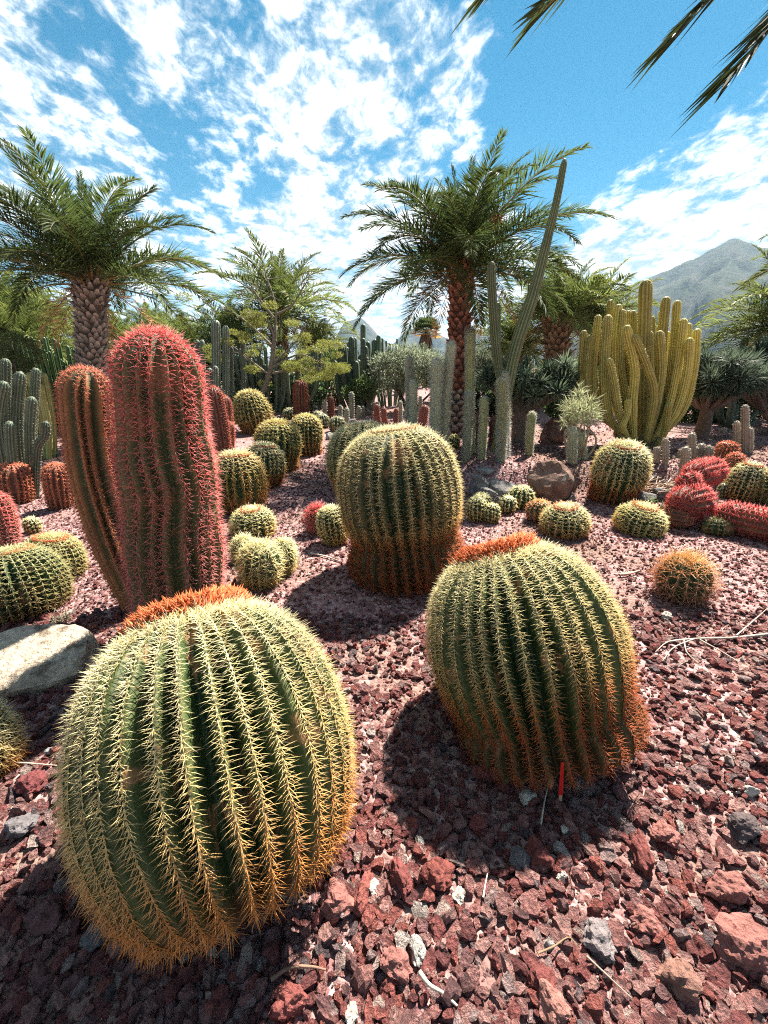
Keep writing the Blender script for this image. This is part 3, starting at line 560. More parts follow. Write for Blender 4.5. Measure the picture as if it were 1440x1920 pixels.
S('pinkish red cactus cut by the left edge above the dark barrel', 10, 1030, 84, 925, 15, prof=TALL, seed=39, name='red_ribbed_cactus', group='short red ribbed cacti', cfun=C_RED, L=.05, dep=.2, tip=((.9, .5, .42), .5), skin=((.07, .05, .025), (.25, .12, .07)), mat='body_red')
S('small green globe cactus beside the grey columns', 100, 812, 36, 762, 18, prof=BALL, seed=40, cfun=C_OLIVE, group=G_B)
S('little barrel cactus at the foot of the shaggy palm trunk', 850, 846, 27, 815, 15, prof=BALL, seed=41, cfun=C_OLIVE, group=G_B)
# back of the path
S('small brown-red column cactus rising behind the olive barrels', 566, 792, 34, 713, 15, prof=TALL, seed=42, name='brown_column_cactus', cfun=ramp([(0, (.3, .09, .05)), (1, (.42, .13, .07))]), L=.03, skin=((.07, .035, .02), (.2, .08, .05)), mat='body_red')
S('grey-green globe cactus left of the small brown column', 545, 786, 32, 765, 16, prof=BALL, seed=43, cfun=C_PALEG, name='globe_cactus', group='grey-green globe cacti at the back')
S('grey-green globe cactus just right of the small brown column', 606, 804, 30, 776, 16, prof=BALL, seed=44, cfun=C_PALEG, name='globe_cactus', group='grey-green globe cacti at the back')
S('grey-green globe cactus in front of the row of little fingers', 632, 812, 36, 781, 17, prof=BALL, seed=45, cfun=C_PALEG, name='globe_cactus', group='grey-green globe cacti at the back')
S('pale globe cactus behind the two grey-green ones', 597, 786, 26, 771, 15, prof=BALL, seed=46, cfun=C_PALEG, name='globe_cactus', group='grey-green globe cacti at the back')
# the toppled red group at the right
def lying(label, pix, r, seed, n=17, cfun=ramp([(0, (.75, .12, .10)), (1, (.85, .14, .13))]), L=.05, skin=((.06, .04, .02), (.16, .05, .035)), name='toppled_red_cactus', dzs=None, group='toppled red cacti at the right', tipc=((.95, .42, .38), .5)):
    p0 = at(*pix[0][:2]); P = []
    for i, (a, b, z) in enumerate(pix):
        d = ray(a, b); t = (z - CAM_H) / d[2]; P.append(d * t + np.array([0, 0, CAM_H]))
    P = np.array(P); base = np.array([P[0][0], P[0][1], gz(P[0][0], P[0][1])]); root = thing(name, label, 'cactus', base, group); Q = spline(P - base, 40); Lt = np.linalg.norm(np.diff(Q, axis=0), axis=1).sum()
    s = np.linspace(0, 1, 40); e = min(.45, r * 1.1 / Lt); s2 = np.concatenate([np.linspace(0, e, 10) ** 1.0, np.linspace(e, 1 - e, 34)[1:], 1 - e * (1 - np.sin(np.linspace(0, math.pi / 2, 11)[1:]))])
    Q = np.stack([np.interp(s2, s, Q[:, k]) for k in range(3)], 1)
    w0 = np.clip((e - s2) / e, 0, 1); w1 = np.clip((s2 - 1 + e) / e, 0, 1); R = r * np.sqrt(np.maximum(1 - w0 ** 2 - w1 ** 2, 0.0)) * (1 + .02 * np.sin(s2 * 20))
    V, F, crest, tt, ars = ribbed(Q, R, n, .15, 6, None, .8, False, seed, .06)
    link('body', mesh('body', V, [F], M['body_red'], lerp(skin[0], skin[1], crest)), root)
    b = Bag(); spine_set(b, ars(.034, .01, .995), REDT, L, .0026, cfun, seed, .3, 0, tip=tipc); link('spines', b.mesh('spines', M['spine']), root, 'stuff')
    return root
lying('bright red oval cactus lying at the front of the toppled group', [(1268, 947, .22), (1295, 941, .22), (1322, 936, .22)], .165, 51)
lying('long toppled red cactus lying like a log out of the right edge', [(1345, 962, .14), (1400, 977, .14), (1470, 990, .14), (1540, 1000, .15)], .135, 52, 16)
lying('red cactus hump at the back of the toppled group', [(1297, 893, .40), (1322, 886, .40), (1350, 882, .40)], .14, 53)
lying('small curled red cactus between the two larger red humps', [(1276, 915, .33), (1292, 902, .40), (1306, 905, .38)], .085, 54)
lying('reddish brown stump under the bright red oval cactus', [(1252, 962, .10), (1268, 968, .10), (1290, 970, .08)], .11, 55, 14, C_ORED)
S('orange-red cactus dome at the top of the right-hand group', 1353, 872, 50, 828, 20, prof=TALL, seed=56, name='orange_red_cactus', cfun=C_ORED, L=.04, tip=((.85, .45, .35), .4), skin=((.07, .05, .025), (.25, .12, .07)))
S('lower orange-red cactus dome behind the yellow barrels', 1384, 884, 52, 850, 20, prof=BALL, seed=57, name='orange_red_cactus', cfun=C_ORED, L=.04, tip=((.85, .45, .35), .4), skin=((.07, .05, .025), (.25, .12, .07)))
S('yellow barrel cactus with brown ring behind the right edge barrel', 1390, 918, 82, 865, 24, prof=FLAT, ring=.42, seed=58, group=G_B, cfun=C_GOLD)
S('wide ribbed yellow barrel cactus cut by the right edge', 1420, 944, 114, 880, 24, prof=FLAT, ring=.42, seed=59, group=G_B, cfun=ramp([(0, (.4, .3, .1)), (.5, (.5, .44, .15)), (1, (.72, .62, .28))]))
S('tiny green ball cactus between the red humps and yellow barrels', 1356, 934, 32, 905, 14, prof=BALL, seed=60, cfun=C_PALEG, name='globe_cactus')
S('small dark green ribbed cactus in front of the red log', 1343, 1006, 72, 970, 18, prof=FLAT, seed=61, cfun=C_DULL, name='green_ribbed_cactus', L=.03)
S('orange spined ball cactus cut by the right edge', 1440, 1018, 40, 985, 15, prof=BALL, seed=62, cfun=C_SPIKY, name='spiky_ball_cactus', L=.05)

# ------------------------------------------------------------------ red cacti behind the big red column
def stand(name, label, px, r, n, skin, hairs, Y=None, group=None, seed=0, dep=.12, mat='stem', cat='cactus', **k):
    """one free-standing stem through pixels, foot first"""
    b = at(*px[0]) if Y is None else atY(*px[0], Y)
    if Y is not None: b[2] = gz(b[0], b[1])
    Yp = b[1]; root = thing(name, label, cat, b, group)
    P = np.array([(0, 0, -.03)] + [tuple(atY(a, c, Yp) - b) for a, c in px[1:]])
    stemcol(root, 'stem', P, r, n, dep, skin, hairs, seed, mat=mat, **k); return root
RS = ((.09, .04, .025), (.30, .11, .07))
RH = (REDT[:7], .035, .04, .0024, (.62, .16, .10))
stand('red_column_cactus', 'slanting red column squeezed behind the big red column', [(425, 890), (412, 800), (398, 725)], .12, 14, RS, RH, group='red columns behind the big one', seed=3, dep=.2)
stand('red_column_cactus', 'upper red column peeping out right of the slanting one', [(428, 830), (425, 790), (420, 742)], .13, 14, RS, RH, group='red columns behind the big one', seed=4, dep=.2)
stand('red_column_cactus', 'short orange-red column at the foot of the slanting one', [(428, 868), (430, 830), (430, 792)], .08, 14, RS, RH, group='red columns behind the big one', seed=5, dep=.2)
RB_ = ((.10, .04, .03), (.26, .09, .06)); RBH = (GOLD_FEW, .045, .03, .003, (.5, .2, .14))
stand('red_finger_cactus', 'tallest of the three curved red fingers behind the middle barrel', [(722, 800), (708, 785), (706, 758)], .075, 14, RB_, RBH, group='red fingers behind the middle barrel', seed=6)
stand('red_finger_cactus', 'middle of the three curved red fingers behind the middle barrel', [(738, 802), (722, 790), (719, 764)], .07, 14, RB_, RBH, group='red fingers behind the middle barrel', seed=7)
stand('red_finger_cactus', 'shortest knobbed red finger behind the middle barrel', [(744, 800), (742, 785), (743, 766)], .06, 14, RB_, RBH, group='red fingers behind the middle barrel', seed=8)
stand('red_finger_cactus', 'straight red column standing left of the thick white column', [(790, 815), (793, 785), (797, 760)], .10, 16, RB_, RBH, group='red fingers behind the middle barrel', seed=9)
stand('red_finger_cactus', 'little striped red column among the grey fingers', [(621, 788), (621, 770), (620, 744)], .09, 12, RB_, RBH, seed=10)

# ------------------------------------------------------------------ white woolly columns on the raised bed
WS = ((.22, .23, .13), (.42, .43, .29)); YS = ((.20, .21, .06), (.38, .38, .16))
def hairs(c=(.82, .81, .74), sp=.028, L=.035, th=.0014): return (GOLD_FEW + [(.6, .5, .8, 1.2), (-.6, -.2, .9, .9)], sp, L, th, c)
def lowwool(t): return lerp((.82, .80, .74), (.74, .72, .55), sstep(.3, .6, t))
G_W = 'white woolly column cacti on the raised bed'
for lab, px, r, sk, Y in (
    ('slim white column furthest left behind the middle barrel', [(767, 810), (768, 740), (767, 668)], .055, WS, 6.6),
    ('shorter white column with a tufted tip right of the slimmest', [(776, 812), (775, 760), (775, 713)], .05, WS, 6.1),
    ('thickest white column with a shaggy side and tufted head', [(815, 850), (817, 770), (820, 673)], .075, WS, 6.0),
    ('long white column slanting right beside the thick one', [(828, 856), (836, 750), (847, 640)], .062, WS, 6.1),
    ('tallest white column with a dark fuzzy cap beside the palm trunk', [(884, 850), (881, 740), (882, 617)], .062, YS, 6.3),
    ('grey-white column standing in front of the tallest one', [(873, 864), (877, 800), (879, 735)], .056, WS, 5.95),
    ('bare yellow-green column between two white ones', [(903, 864), (906, 800), (908, 744)], .054, YS, 5.9),
    ('white column with a snowy woolly foot at the rock edge', [(939, 870), (942, 780), (940, 711)], .058, YS, 5.72),
    ('white column half hidden behind the snowy footed one', [(947, 862), (947, 780), (946, 698)], .055, WS, 6.0),
    ('lone short yellow-green column with a white tip near the boulder', [(992, 855), (994, 815), (998, 773)], .052, YS, 6.1),
    ('pale short column left of the rust skirted barrel', [(1072, 880), (1073, 840), (1073, 801)], .058, WS, 5.6),
    ('stubby pale column behind the feathery bush stems', [(1093, 872), (1092, 845), (1090, 813)], .052, WS, 5.8)):
    hc = lowwool if 'snowy' in lab else (.76, .75, .64)
    o = stand('white_column_cactus', lab, px, r, 18, sk, hairs(hc, .03, .055 if 'shaggy' in lab or 'snowy' in lab else .036), Y, G_W, len(lab), .09)
    if 'fuzzy cap' in lab:
        tip = atY(882, 617, 6.3); g = np.random.default_rng(3); n = 900; d = unit(g.normal(size=(n, 3)) + np.array([0, 0, .4])); d[:, 2] = np.abs(d[:, 2])
        z = g.uniform(-.2, .02, n); P = np.stack([d[:, 0] * .055, d[:, 1] * .055, z], 1); Vs, Fs, Cs = spines(P, d + np.array([0, 0, .3]), .045, .002, np.array((.30, .22, .16)) * g.uniform(.6, 1.5, (n, 1))); bb = Bag(); bb.add(Vs, Fs, Cs)
        q = link('woolly_cap', bb.mesh('woolly_cap', M['hair']), o, 'stuff'); q.location = Vector(tip) - o.location
# short pale fingers at the right and back
fing = [('stubby pale finger cactus at the candelabra foot, first of the row', 1232, 868, 838, .042), ('short pale finger cactus in the row, topped by a round head', 1248, 870, 822, .04), ('tiny pale finger cactus low in the row', 1262, 872, 856, .028),
        ('leaning pale finger cactus in the row', 1272, 872, 842, .034), ('sturdy pale finger cactus just left of the tall one', 1285, 876, 838, .05), ('taller pale finger cactus standing above its row', 1297, 866, 812, .045), ('thin pale finger cactus right of the taller one', 1304, 868, 838, .035),
        ('smooth pale finger cactus behind the red hump', 1315, 866, 832, .055), ('second pale finger cactus behind the red hump', 1329, 868, 836, .05), ('grey finger cactus above the orange-red dome', 1357, 832, 802, .055), ('grey finger cactus right of the orange-red dome', 1372, 836, 808, .055),
        ('tallest slim brown finger cactus at the right', 1397, 850, 760, .045), ('brown finger cactus beside the tallest slim one', 1382, 846, 790, .05), ('grey finger cactus near the right edge', 1405, 850, 802, .05)]
for i, (lab, x, yb, yt, r) in enumerate(fing):
    stand('finger_cactus', lab, [(x - (7 if 'leaning' in lab else 0), yb), (x, (yb + yt) / 2), (x + (8 if 'leaning' in lab else 0), yt)], r, 12, ((.2, .15, .11), (.40, .33, .26)), hairs((.7, .62, .5), .045, .02, .002), None if yb > 845 else 8.5, 'short pale finger cacti at the right', i, .1)
back = [('small grey finger cactus nearest the globe cacti', 609, 775, 752, .05), ('tiny grey finger cactus left in the back row', 638, 780, 760, .045), ('grey finger cactus right of the front globe', 650, 800, 765, .06), ('grey finger cactus with a round tip in the back row', 673, 785, 762, .06), ('thin grey finger cactus beside the round tipped one', 681, 782, 762, .04), ('lone grey finger cactus before the leafy shrub', 659, 752, 735, .07), ('small grey finger cactus by the long fingers', 788, 770, 742, .05), ('little grey finger cactus under the grey shrub', 751, 772, 752, .05)]
for i, (lab, x, yb, yt, r) in enumerate(back):
    stand('finger_cactus', lab, [(x, yb), (x, (yb + yt) / 2), (x, yt)], r, 12, ((.12, .14, .09), (.28, .3, .22)), hairs((.7, .7, .6), .06, .03, .0035), None if yb > 780 else 12.0, 'small grey finger cacti at the back', i + 30, .1)
# small cluster of round red cacti under the palm
for i, (x, yb, yt, r, lab) in enumerate(((895, 845, 795, .10, 'dark red knob cactus low between the white columns'), (890, 830, 775, .09, 'dark red knob cactus leaning behind the grey-white column'), (927, 830, 780, .08, 'dark red knob cactus right of the bare yellow-green column'), (918, 850, 825, .07, 'smallest dark red knob cactus on the ground by the palm'))):
    stand('red_knob_cactus', lab, [(x, yb), (x, (yb + yt) / 2), (x + 3, yt)], r, 14, ((.06, .025, .02), (.17, .06, .045)), RBH, 6.9, 'dark red knob cacti under the palm', i + 60)

# ------------------------------------------------------------------ grey-green organ cactus at the left, candelabra, tall leaning cactus
def organ():
    Y = 5.2; b = atY(45, 880, Y); b[2] = gz(b[0], b[1]); root = thing('organ_pipe_cactus', 'grey-green many-stemmed column cactus at the left edge', 'cactus', b)
    for i, (px, r, dy) in enumerate((([(30, 885), (32, 800), (38, 697)], .085, 0), ([(15, 880), (12, 790), (10, 672)], .08, .25), ([(5, 880), (-2, 800), (8, 715)], .085, -.15), ([(50, 885), (60, 830), (68, 690)], .07, .3), ([(48, 885), (56, 820), (60, 744)], .075, -.1), ([(50, 882), (70, 842), (84, 818), (86, 790)], .065, -.2), ([(-10, 880), (-30, 800), (-35, 690)], .085, .1), ([(20, 885), (22, 850), (18, 790)], .08, -.3))):
        P = np.array([atY(a, c, Y + dy) for a, c in px]) - b; P[0][2] = -.03
        stemcol(root, 'stem', P, r * .72, 11, .22, ((.035, .06, .035), (.14, .165, .11)), (GOLD_FEW[:4], .04, .012, .002, (.6, .6, .5)), i, mat='stem')
organ()
def candelabra():
    Y = 6.9; b = atY(1205, 872, Y); b[2] = gz(b[0], b[1]); root = thing('candelabra_cactus', 'large yellow-green candelabra cactus with many upright arms', 'cactus', b)
    sk = ((.24, .21, .035), (.56, .45, .13)); g = np.random.default_rng(2)
    H = (GOLD_FEW[:4], .04, .02, .002, (.82, .74, .45))
    def go(nm, px, r, dy0, dy1, i, sk=sk, tf=1.0, tp=.62):
        n = len(px); P = np.array([atY(a, c, Y + dy0 + (dy1 - dy0) * k / (n - 1)) for k, (a, c) in enumerate(px)]) - b
        return stemcol(root, nm, P, r * .78, 10, .24, sk, H, i, mat='stem', taper=tp, tipfac=tf)
    wood = ((.14, .11, .045), (.25, .20, .09))
    o = go('trunk', [(1204, 880), (1204, 852), (1206, 815)], .13, 0, 0, 1, wood); 
    go('trunk', [(1208, 862), (1222, 842), (1236, 815)], .09, 0, 0, 2, wood); go('trunk', [(1200, 858), (1175, 838), (1155, 805)], .09, 0, -.1, 3, wood)
    arms = [([(1206, 830), (1204, 740), (1208, 620), (1211, 524)], .115, .1, .1), ([(1214, 830), (1234, 780), (1240, 660), (1249, 556)], .085, .1, .25), ([(1220, 830), (1250, 760), (1262, 660), (1270, 563)], .075, .1, .2), ([(1224, 830), (1252, 770), (1272, 680), (1282, 597)], .08, 0, .05),
            ([(1230, 828), (1268, 770), (1288, 700), (1293, 633)], .075, 0, -.1), ([(1236, 822), (1280, 770), (1300, 700), (1307, 616)], .075, .1, .1), ([(1214, 830), (1230, 760), (1240, 690), (1236, 620)], .08, -.1, -.15), ([(1212, 825), (1226, 740), (1214, 690), (1188, 628)], .075, -.15, -.3),
            ([(1190, 835), (1186, 760), (1190, 690), (1174, 610)], .085, -.15, -.25), ([(1185, 835), (1172, 740), (1162, 670), (1167, 580)], .075, 0, .1), ([(1182, 832), (1160, 760), (1152, 660), (1160, 570)], .075, 0, .15), ([(1170, 820), (1160, 770), (1148, 700), (1140, 672)], .07, -.3, -.35),
            ([(1165, 815), (1142, 780), (1134, 700), (1140, 590)], .085, -.2, -.15), ([(1160, 808), (1120, 770), (1112, 700), (1122, 590)], .07, 0, .1), ([(1150, 800), (1108, 760), (1102, 700), (1106, 628)], .07, 0, 0), ([(1145, 790), (1096, 750), (1090, 700), (1095, 619)], .07, .1, .1),
            ([(1170, 800), (1166, 740), (1148, 640), (1144, 562)], .07, .25, .35), ([(1190, 815), (1184, 720), (1178, 640), (1178, 582)], .06, .3, .4), ([(1196, 815), (1196, 700), (1190, 640), (1187, 582)], .06, .3, .4), ([(1212, 815), (1220, 700), (1222, 640), (1222, 593)], .06, .3, .4),
            ([(1214, 825), (1222, 740), (1220, 680), (1219, 621)], .06, .1, .1), ([(1222, 815), (1246, 720), (1250, 660), (1252, 621)], .055, .3, .4), ([(1176, 818), (1168, 800), (1176, 775), (1178, 748)], .06, -.35, -.4), ([(1235, 835), (1246, 810), (1251, 780), (1254, 755)], .065, -.2, -.3), ([(1150, 800), (1132, 770), (1130, 700), (1130, 620)], .065, .2, .3)]
    for k in range(12):
        x = 1100 + 195 * (k + .5) / 12 + g.normal(0, 5); arms.append(([(1200 + (x - 1200) * .3, 820), (1200 + (x - 1200) * .8, 760), (x, 690), (x + g.normal(0, 4), g.uniform(575, 650))], .06, .2, .55))
    for i, (px, r, a, c) in enumerate(arms): go('arm', px, r, a, c, 10 + i)
candelabra()
def leaning():
    Y = 6.05; b = atY(928, 850, Y); b[2] = gz(b[0], b[1]); root = thing('giant_column_cactus', 'very tall green column cactus leaning right across the central palm', 'cactus', b)
    sk = ((.055, .085, .03), (.22, .22, .10)); H = (GOLD_FEW[:4], .05, .014, .002, (.6, .55, .35))
    for i, (px, r, dy0, dy1, nm) in enumerate((([(930, 850), (945, 760), (965, 660), (1000, 550), (1026, 450), (1045, 370), (1059, 297)], .086, 0, .1, 'trunk'), ([(950, 720), (937, 700), (929, 640), (922, 540), (921, 490)], .062, 0, .05, 'arm'), ([(952, 730), (935, 700), (932, 620), (934, 568)], .05, .1, .2, 'arm'))):
        n = len(px); P = np.array([atY(a, c, Y + dy0 + (dy1 - dy0) * k / (n - 1)) for k, (a, c) in enumerate(px)]) - b
        stemcol(root, nm, P, r, 12, .16, sk, H, i, 60, mat='stem', per=6, tipfac=.48 if i == 0 else .9)
leaning()
# ------------------------------------------------------------------ palms
def frond_mesh(name, e0, L, seed, droop=1.0, leaflets=62, wide=.020, dry=False, lenf=.21):
    g = np.random.default_rng(seed); n = 40; ds = L / n; e = math.radians(e0); p = np.zeros(3); yaw = 0; P = [p.copy()]
    side = g.normal(0, .12)
    for i in range(n):
        s = i / n; e -= droop * (0.08 + 1.55 * s) * max(math.cos(e), .12) * 1.15 / n; yaw += side / n
        p = p + ds * np.array([math.cos(e) * math.cos(yaw), math.cos(e) * math.sin(yaw), math.sin(e)]); P.append(p.copy())
    P = np.array(P); T, _, _ = frames(P); sd = unit(np.cross(T, np.array([0, 0, 1.0]))); up = np.cross(sd, T)
    rc = np.array((.30, .24, .09)) if not dry else np.array((.33, .2, .1)); lc = np.array((.06, .092, .028) if leaflets > 80 else (.12, .16, .045)) if not dry else np.array((.34, .21, .1))
    b = Bag(); V, F = tube(P, np.linspace(.016, .003, n + 1) * L / 2, 4); b.add(V, F, rc * .8)
    s = np.sort(np.concatenate([np.linspace(.10, .995, leaflets)] * 2)) ; sg = np.tile([1.0, -1.0], leaflets); s = np.clip(s + g.normal(0, .004, len(s)), 0, 1)
    def ip(A): return np.stack([np.interp(s * n, np.arange(n + 1), A[:, k]) for k in range(3)], 1)
    p0, t0, s0, u0 = ip(P), unit(ip(T)), unit(ip(sd)), unit(ip(up))
    ll = L * lenf * (.45 + .75 * np.sin(np.clip(s * 1.05 + .12, 0, 1) * math.pi) ** .8) * np.where(s > .85, 1 - (s - .85) * 2.2, 1) * g.uniform(.85, 1.12, len(s))
    fw = np.interp(s, [0, .5, 1], [.55, .85, 1.7]); vu = g.choice([.0, .5, 1.0], len(s)) * np.interp(s, [0, 1], [1, .4])
    d = unit(sg[:, None] * s0 + fw[:, None] * t0 + vu[:, None] * u0 + g.normal(0, .14, (len(s), 3)))
    w = unit(np.cross(d, u0 + .3 * g.normal(0, 1, (len(s), 3)))) * (wide * L / 2.2 * g.uniform(.8, 1.2, len(s)))[:, None]
    mid = p0 + d * (ll * .38)[:, None]; end = p0 + d * ll[:, None]; end[:, 2] -= ll * g.uniform(.02, .16, len(s))
    fold = np.cross(w, d) * .25
    V = np.stack([p0, mid + w * .5 + fold, end, mid - w * .5 + fold, mid], 1).reshape(-1, 3); i = np.arange(len(s))[:, None] * 5
    F = [np.concatenate([i + np.array([[0, 4, 1]]), i + np.array([[1, 4, 2]]), i + np.array([[0, 3, 4]]), i + np.array([[3, 2, 4]])])]
    c = lc * g.uniform(.7, 1.4, (len(s), 1)) * lerp((1, 1, 1), (1.25, 1.1, .9), s)
    b.add(V, F, np.repeat(c, 5, 0))
    return b.mesh(name, M['dry'] if dry else M['frond'], False)
ELEV = [84, 70, 55, 40, 25, 8, -10]
FR = {}
for q, (lf, wd) in {'near': (100, .0225), 'far': (58, .034)}.items():
    for i, e in enumerate(ELEV): FR[q, i] = [frond_mesh('frond', e, 2.2, 100 * i + k + (7 if q == 'far' else 0), 1.0 - .25 * (i == 0) + .25 * (k == 1), lf, wd) for k in range(2)]
DRYF = [frond_mesh('dry_frond', -35, 1.7, 900 + k, .9, 40, .03, True) for k in range(2)]
def leaf_base_mesh():
    V = np.array([(-.5, 0, 0), (.5, 0, 0), (.36, -.45, .5), (-.36, -.45, .5), (-.46, .1, .5), (.46, .1, .5), (.15, -.95, 1.02), (-.15, -.95, 1.02), (0, -.15, 1.0)])
    F4 = np.array([(0, 1, 2, 3), (3, 2, 6, 7), (0, 3, 7, 4), (1, 5, 6, 2)]); F3 = np.array([(7, 6, 8), (4, 7, 8), (6, 5, 8)])
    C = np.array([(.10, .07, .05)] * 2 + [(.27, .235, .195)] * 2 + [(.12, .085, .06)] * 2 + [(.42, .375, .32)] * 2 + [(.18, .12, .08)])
    return V, F4, F3, C
LBV, LB4, LB3, LBC = leaf_base_mesh()
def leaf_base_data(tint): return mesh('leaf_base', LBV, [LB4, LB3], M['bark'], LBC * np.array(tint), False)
LB = {k: leaf_base_data(t) for k, t in {'grey': (1, 1, 1), 'red': (1.0, .50, .38), 'brown': (1, .7, .5)}.items()}
def palm(label, foot, crown, Y, diam, L, n=56, near=True, tint='grey', lower=None, seed=0, scale_parts=True, group='date palms around the garden', dry=4, fruit=False, emin=-16, az=None, name='date_palm', droop_bias=0.0, join_below=0.0, wscale=1.0):
    g = np.random.default_rng(seed); b = atY(*foot, Y) if foot[1] else None; b[2] = gz(b[0], b[1]); root = thing(name, label, 'palm', b, group)
    top = atY(*crown, Y) - b; r = diam / 2
    P = spline([(0, 0, -.05), top * .5 + np.array([g.normal(0, .02), 0, 0]), top], 24); rr = r * np.interp(np.linspace(0, 1, 24), [0, .12, .8, .93, 1], [1.06, .9, .9, 1.12, .8])
    V, F = tube(P, rr * .93, 16); bt = {'grey': (.10, .08, .06), 'red': (.11, .045, .035), 'brown': (.12, .075, .045)}[tint]
    link('trunk', mesh('trunk', V, F, M['bark'], np.broadcast_to(bt, (len(V), 3))), root)
    h = np.linalg.norm(top); w = (.105 if near else .16) * wscale; around = max(8, int(2 * math.pi * r / w)); rows = int(h / (w * .78)); T, e1, e2 = frames(P)
    if scale_parts:
        while around * rows * (1 - join_below) > 288: w *= 1.03; around = max(8, int(2 * math.pi * r / w)); rows = int(h / (w * .78))
    bag = Bag()
    for i in range(rows):
        s = (i + .2) / rows; c = np.array([np.interp(s, np.linspace(0, 1, 24), P[:, k]) for k in range(3)]); rad = np.interp(s, np.linspace(0, 1, 24), rr) * .90
        for j in range(around):
            a = 2 * math.pi * (j + .5 * (i % 2)) / around + g.normal(0, .05); k = w * g.uniform(.92, 1.2)
            tn = tint if (lower is None or s > lower) else 'grey'
            pos = c + np.array([math.cos(a) * rad, math.sin(a) * rad, g.normal(0, w * .07)]); ang = a + math.pi / 2
            if scale_parts and s > join_below:
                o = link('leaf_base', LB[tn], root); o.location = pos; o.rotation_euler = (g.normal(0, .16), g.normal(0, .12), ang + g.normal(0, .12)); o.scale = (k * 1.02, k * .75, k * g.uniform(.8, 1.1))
            else:
                ca, sa = math.cos(ang), math.sin(ang); VV = LBV * np.array((k, k * .75, k)); VV = np.stack([VV[:, 0] * ca - VV[:, 1] * sa, VV[:, 0] * sa + VV[:, 1] * ca, VV[:, 2]], 1) + pos
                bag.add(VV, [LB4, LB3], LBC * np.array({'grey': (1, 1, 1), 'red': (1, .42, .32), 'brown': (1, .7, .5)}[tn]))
    if bag.n: link('leaf_bases', bag.mesh('leaf_bases', M['bark'], False), root, 'stuff')
    fr = 'near' if near else 'far'
    for i in range(n):
        u = (i + .5) / n; ev = 86 - (86 - emin) * (u ** (.92 - droop_bias)); ci = int(np.argmin([abs(ev - x) for x in ELEV])); a = i * 2.39996 + g.normal(0, .15)
        o = link('frond', FR[fr, ci][int(g.integers(2))], root); o.location = top + np.array([math.cos(a), math.sin(a), 0]) * r * .5 * u - np.array([0, 0, .12 * u * L / 2])
        o.rotation_mode = 'ZYX' if False else 'XYZ'; o.rotation_euler = (g.normal(0, .12), math.radians(ELEV[ci] - ev) + g.normal(0, .04), a); k = L / 2.2 * g.uniform(.88, 1.1) * (.62 if u < .16 else .85 if u < .32 else 1); o.scale = (k, k, k)
    for i in range(dry):
        o = link('dry_frond', DRYF[i % 2], root); a = i * 2.4 + seed; o.location = top + np.array([math.cos(a) * r * .8, math.sin(a) * r * .8, -.15]); o.rotation_euler = (0, 0, a); k = L / 2.2 * .8; o.scale = (k, k, k)
    # fibre collar: cut leaf stalks under the crown
    st = Bag()
    for i in range(34):
        a = g.uniform(0, 6.283); d = np.array([math.cos(a), math.sin(a), g.uniform(.9, 2.2)]); d /= np.linalg.norm(d); q = top + np.array([math.cos(a), math.sin(a), 0]) * r * .75 - np.array([0, 0, g.uniform(.0, .25)])
        V, F = tube(np.array([q, q + d * .12, q + d * g.uniform(.2, .42)]), np.array([.03, .022, .012]) * (r / .3 + .4) * .7, 5); st.add(V, F, np.array((.30, .16, .06)) * g.uniform(.6, 1.3))
    link('leaf_stalks', st.mesh('leaf_stalks', M['bark']), root, 'stuff')
    if fruit:
        for px, py in ((882, 402), (929, 418), (818, 420)):
            q = atY(px, py, Y - .25) - b; f = Bag(); V, F = tube(spline([top + np.array([0, -.1, .05]), (top + q) / 2 + np.array([0, -.08, .08]), q], 10), .014, 5); f.add(V, F, (.60, .16, .04))
            for k in range(60):
                d = unit(g.normal(size=3) + np.array([0, -.3, .4])); e_ = q + d * g.uniform(.08, .2); V, F = tube(np.array([q, (q + e_) / 2 + np.array([0, 0, .02]), e_ - np.array([0, 0, .03])]), .005, 3); f.add(V, F, np.array((.62, .12, .05)) * g.uniform(.6, 1.2))
            link('flower_stalk', f.mesh('flower_stalk', M['wool']), root)
    return root
palm('central date palm with red-brown trunk and orange flower stalks', (853, 830), (866, 492), 8.0, .37, 2.08, 50, True, 'red', .28, 1, fruit=True, dry=4, emin=-12)
palm('large date palm with thick grey scaly trunk at the left', (172, 810), (170, 520), 8.6, .52, 2.25, 46, True, 'grey', None, 2, dry=4, emin=4, join_below=.42, wscale=.86)
palm('dark date palm with a thick brown trunk right of the central palm', (1040, 780), (1042, 590), 12.5, .64, 1.8, 58, False, 'brown', None, 3, dry=6, emin=0)
palm('bushy date palm just left of the candelabra cactus, behind', (1112, 780), (1108, 610), 13.5, .55, 2.1, 54, False, 'brown', None, 4, False, dry=5, emin=-5)
palm('golden green date palm behind the feathery yellow tree', (528, 770), (524, 580), 17, .6, 3.0, 44, False, 'brown', None, 5, False, dry=7)
palm('date palm with a drooping crown cut by the right edge', (1500, 800), (1488, 600), 9.5, .5, 1.95, 56, False, 'brown', None, 6, False, dry=4, emin=-25)
palm('taller date palm beyond the right edge with one frond in view', (1690, 820), (1640, 470), 9.0, .5, 1.9, 40, False, 'brown', None, 12, False, dry=1)
palm('date palm half cut by the left edge behind the big palm', (-20, 770), (-10, 590), 13, .5, 2.3, 50, False, 'grey', None, 7, False, dry=3)
palm('shaggy date palm between the left edge and the big palm', (92, 770), (92, 612), 15, .5, 1.9, 50, False, 'grey', None, 8, False, dry=4)
palm('small far date palm right of the big left trunk', (292, 760), (292, 630), 20, .5, 2.1, 46, False, 'grey', None, 9, False, dry=2)
palm('low far date palm behind the red column cactus', (355, 760), (352, 655), 18, .5, 2.1, 46, False, 'grey', None, 10, False, dry=2)
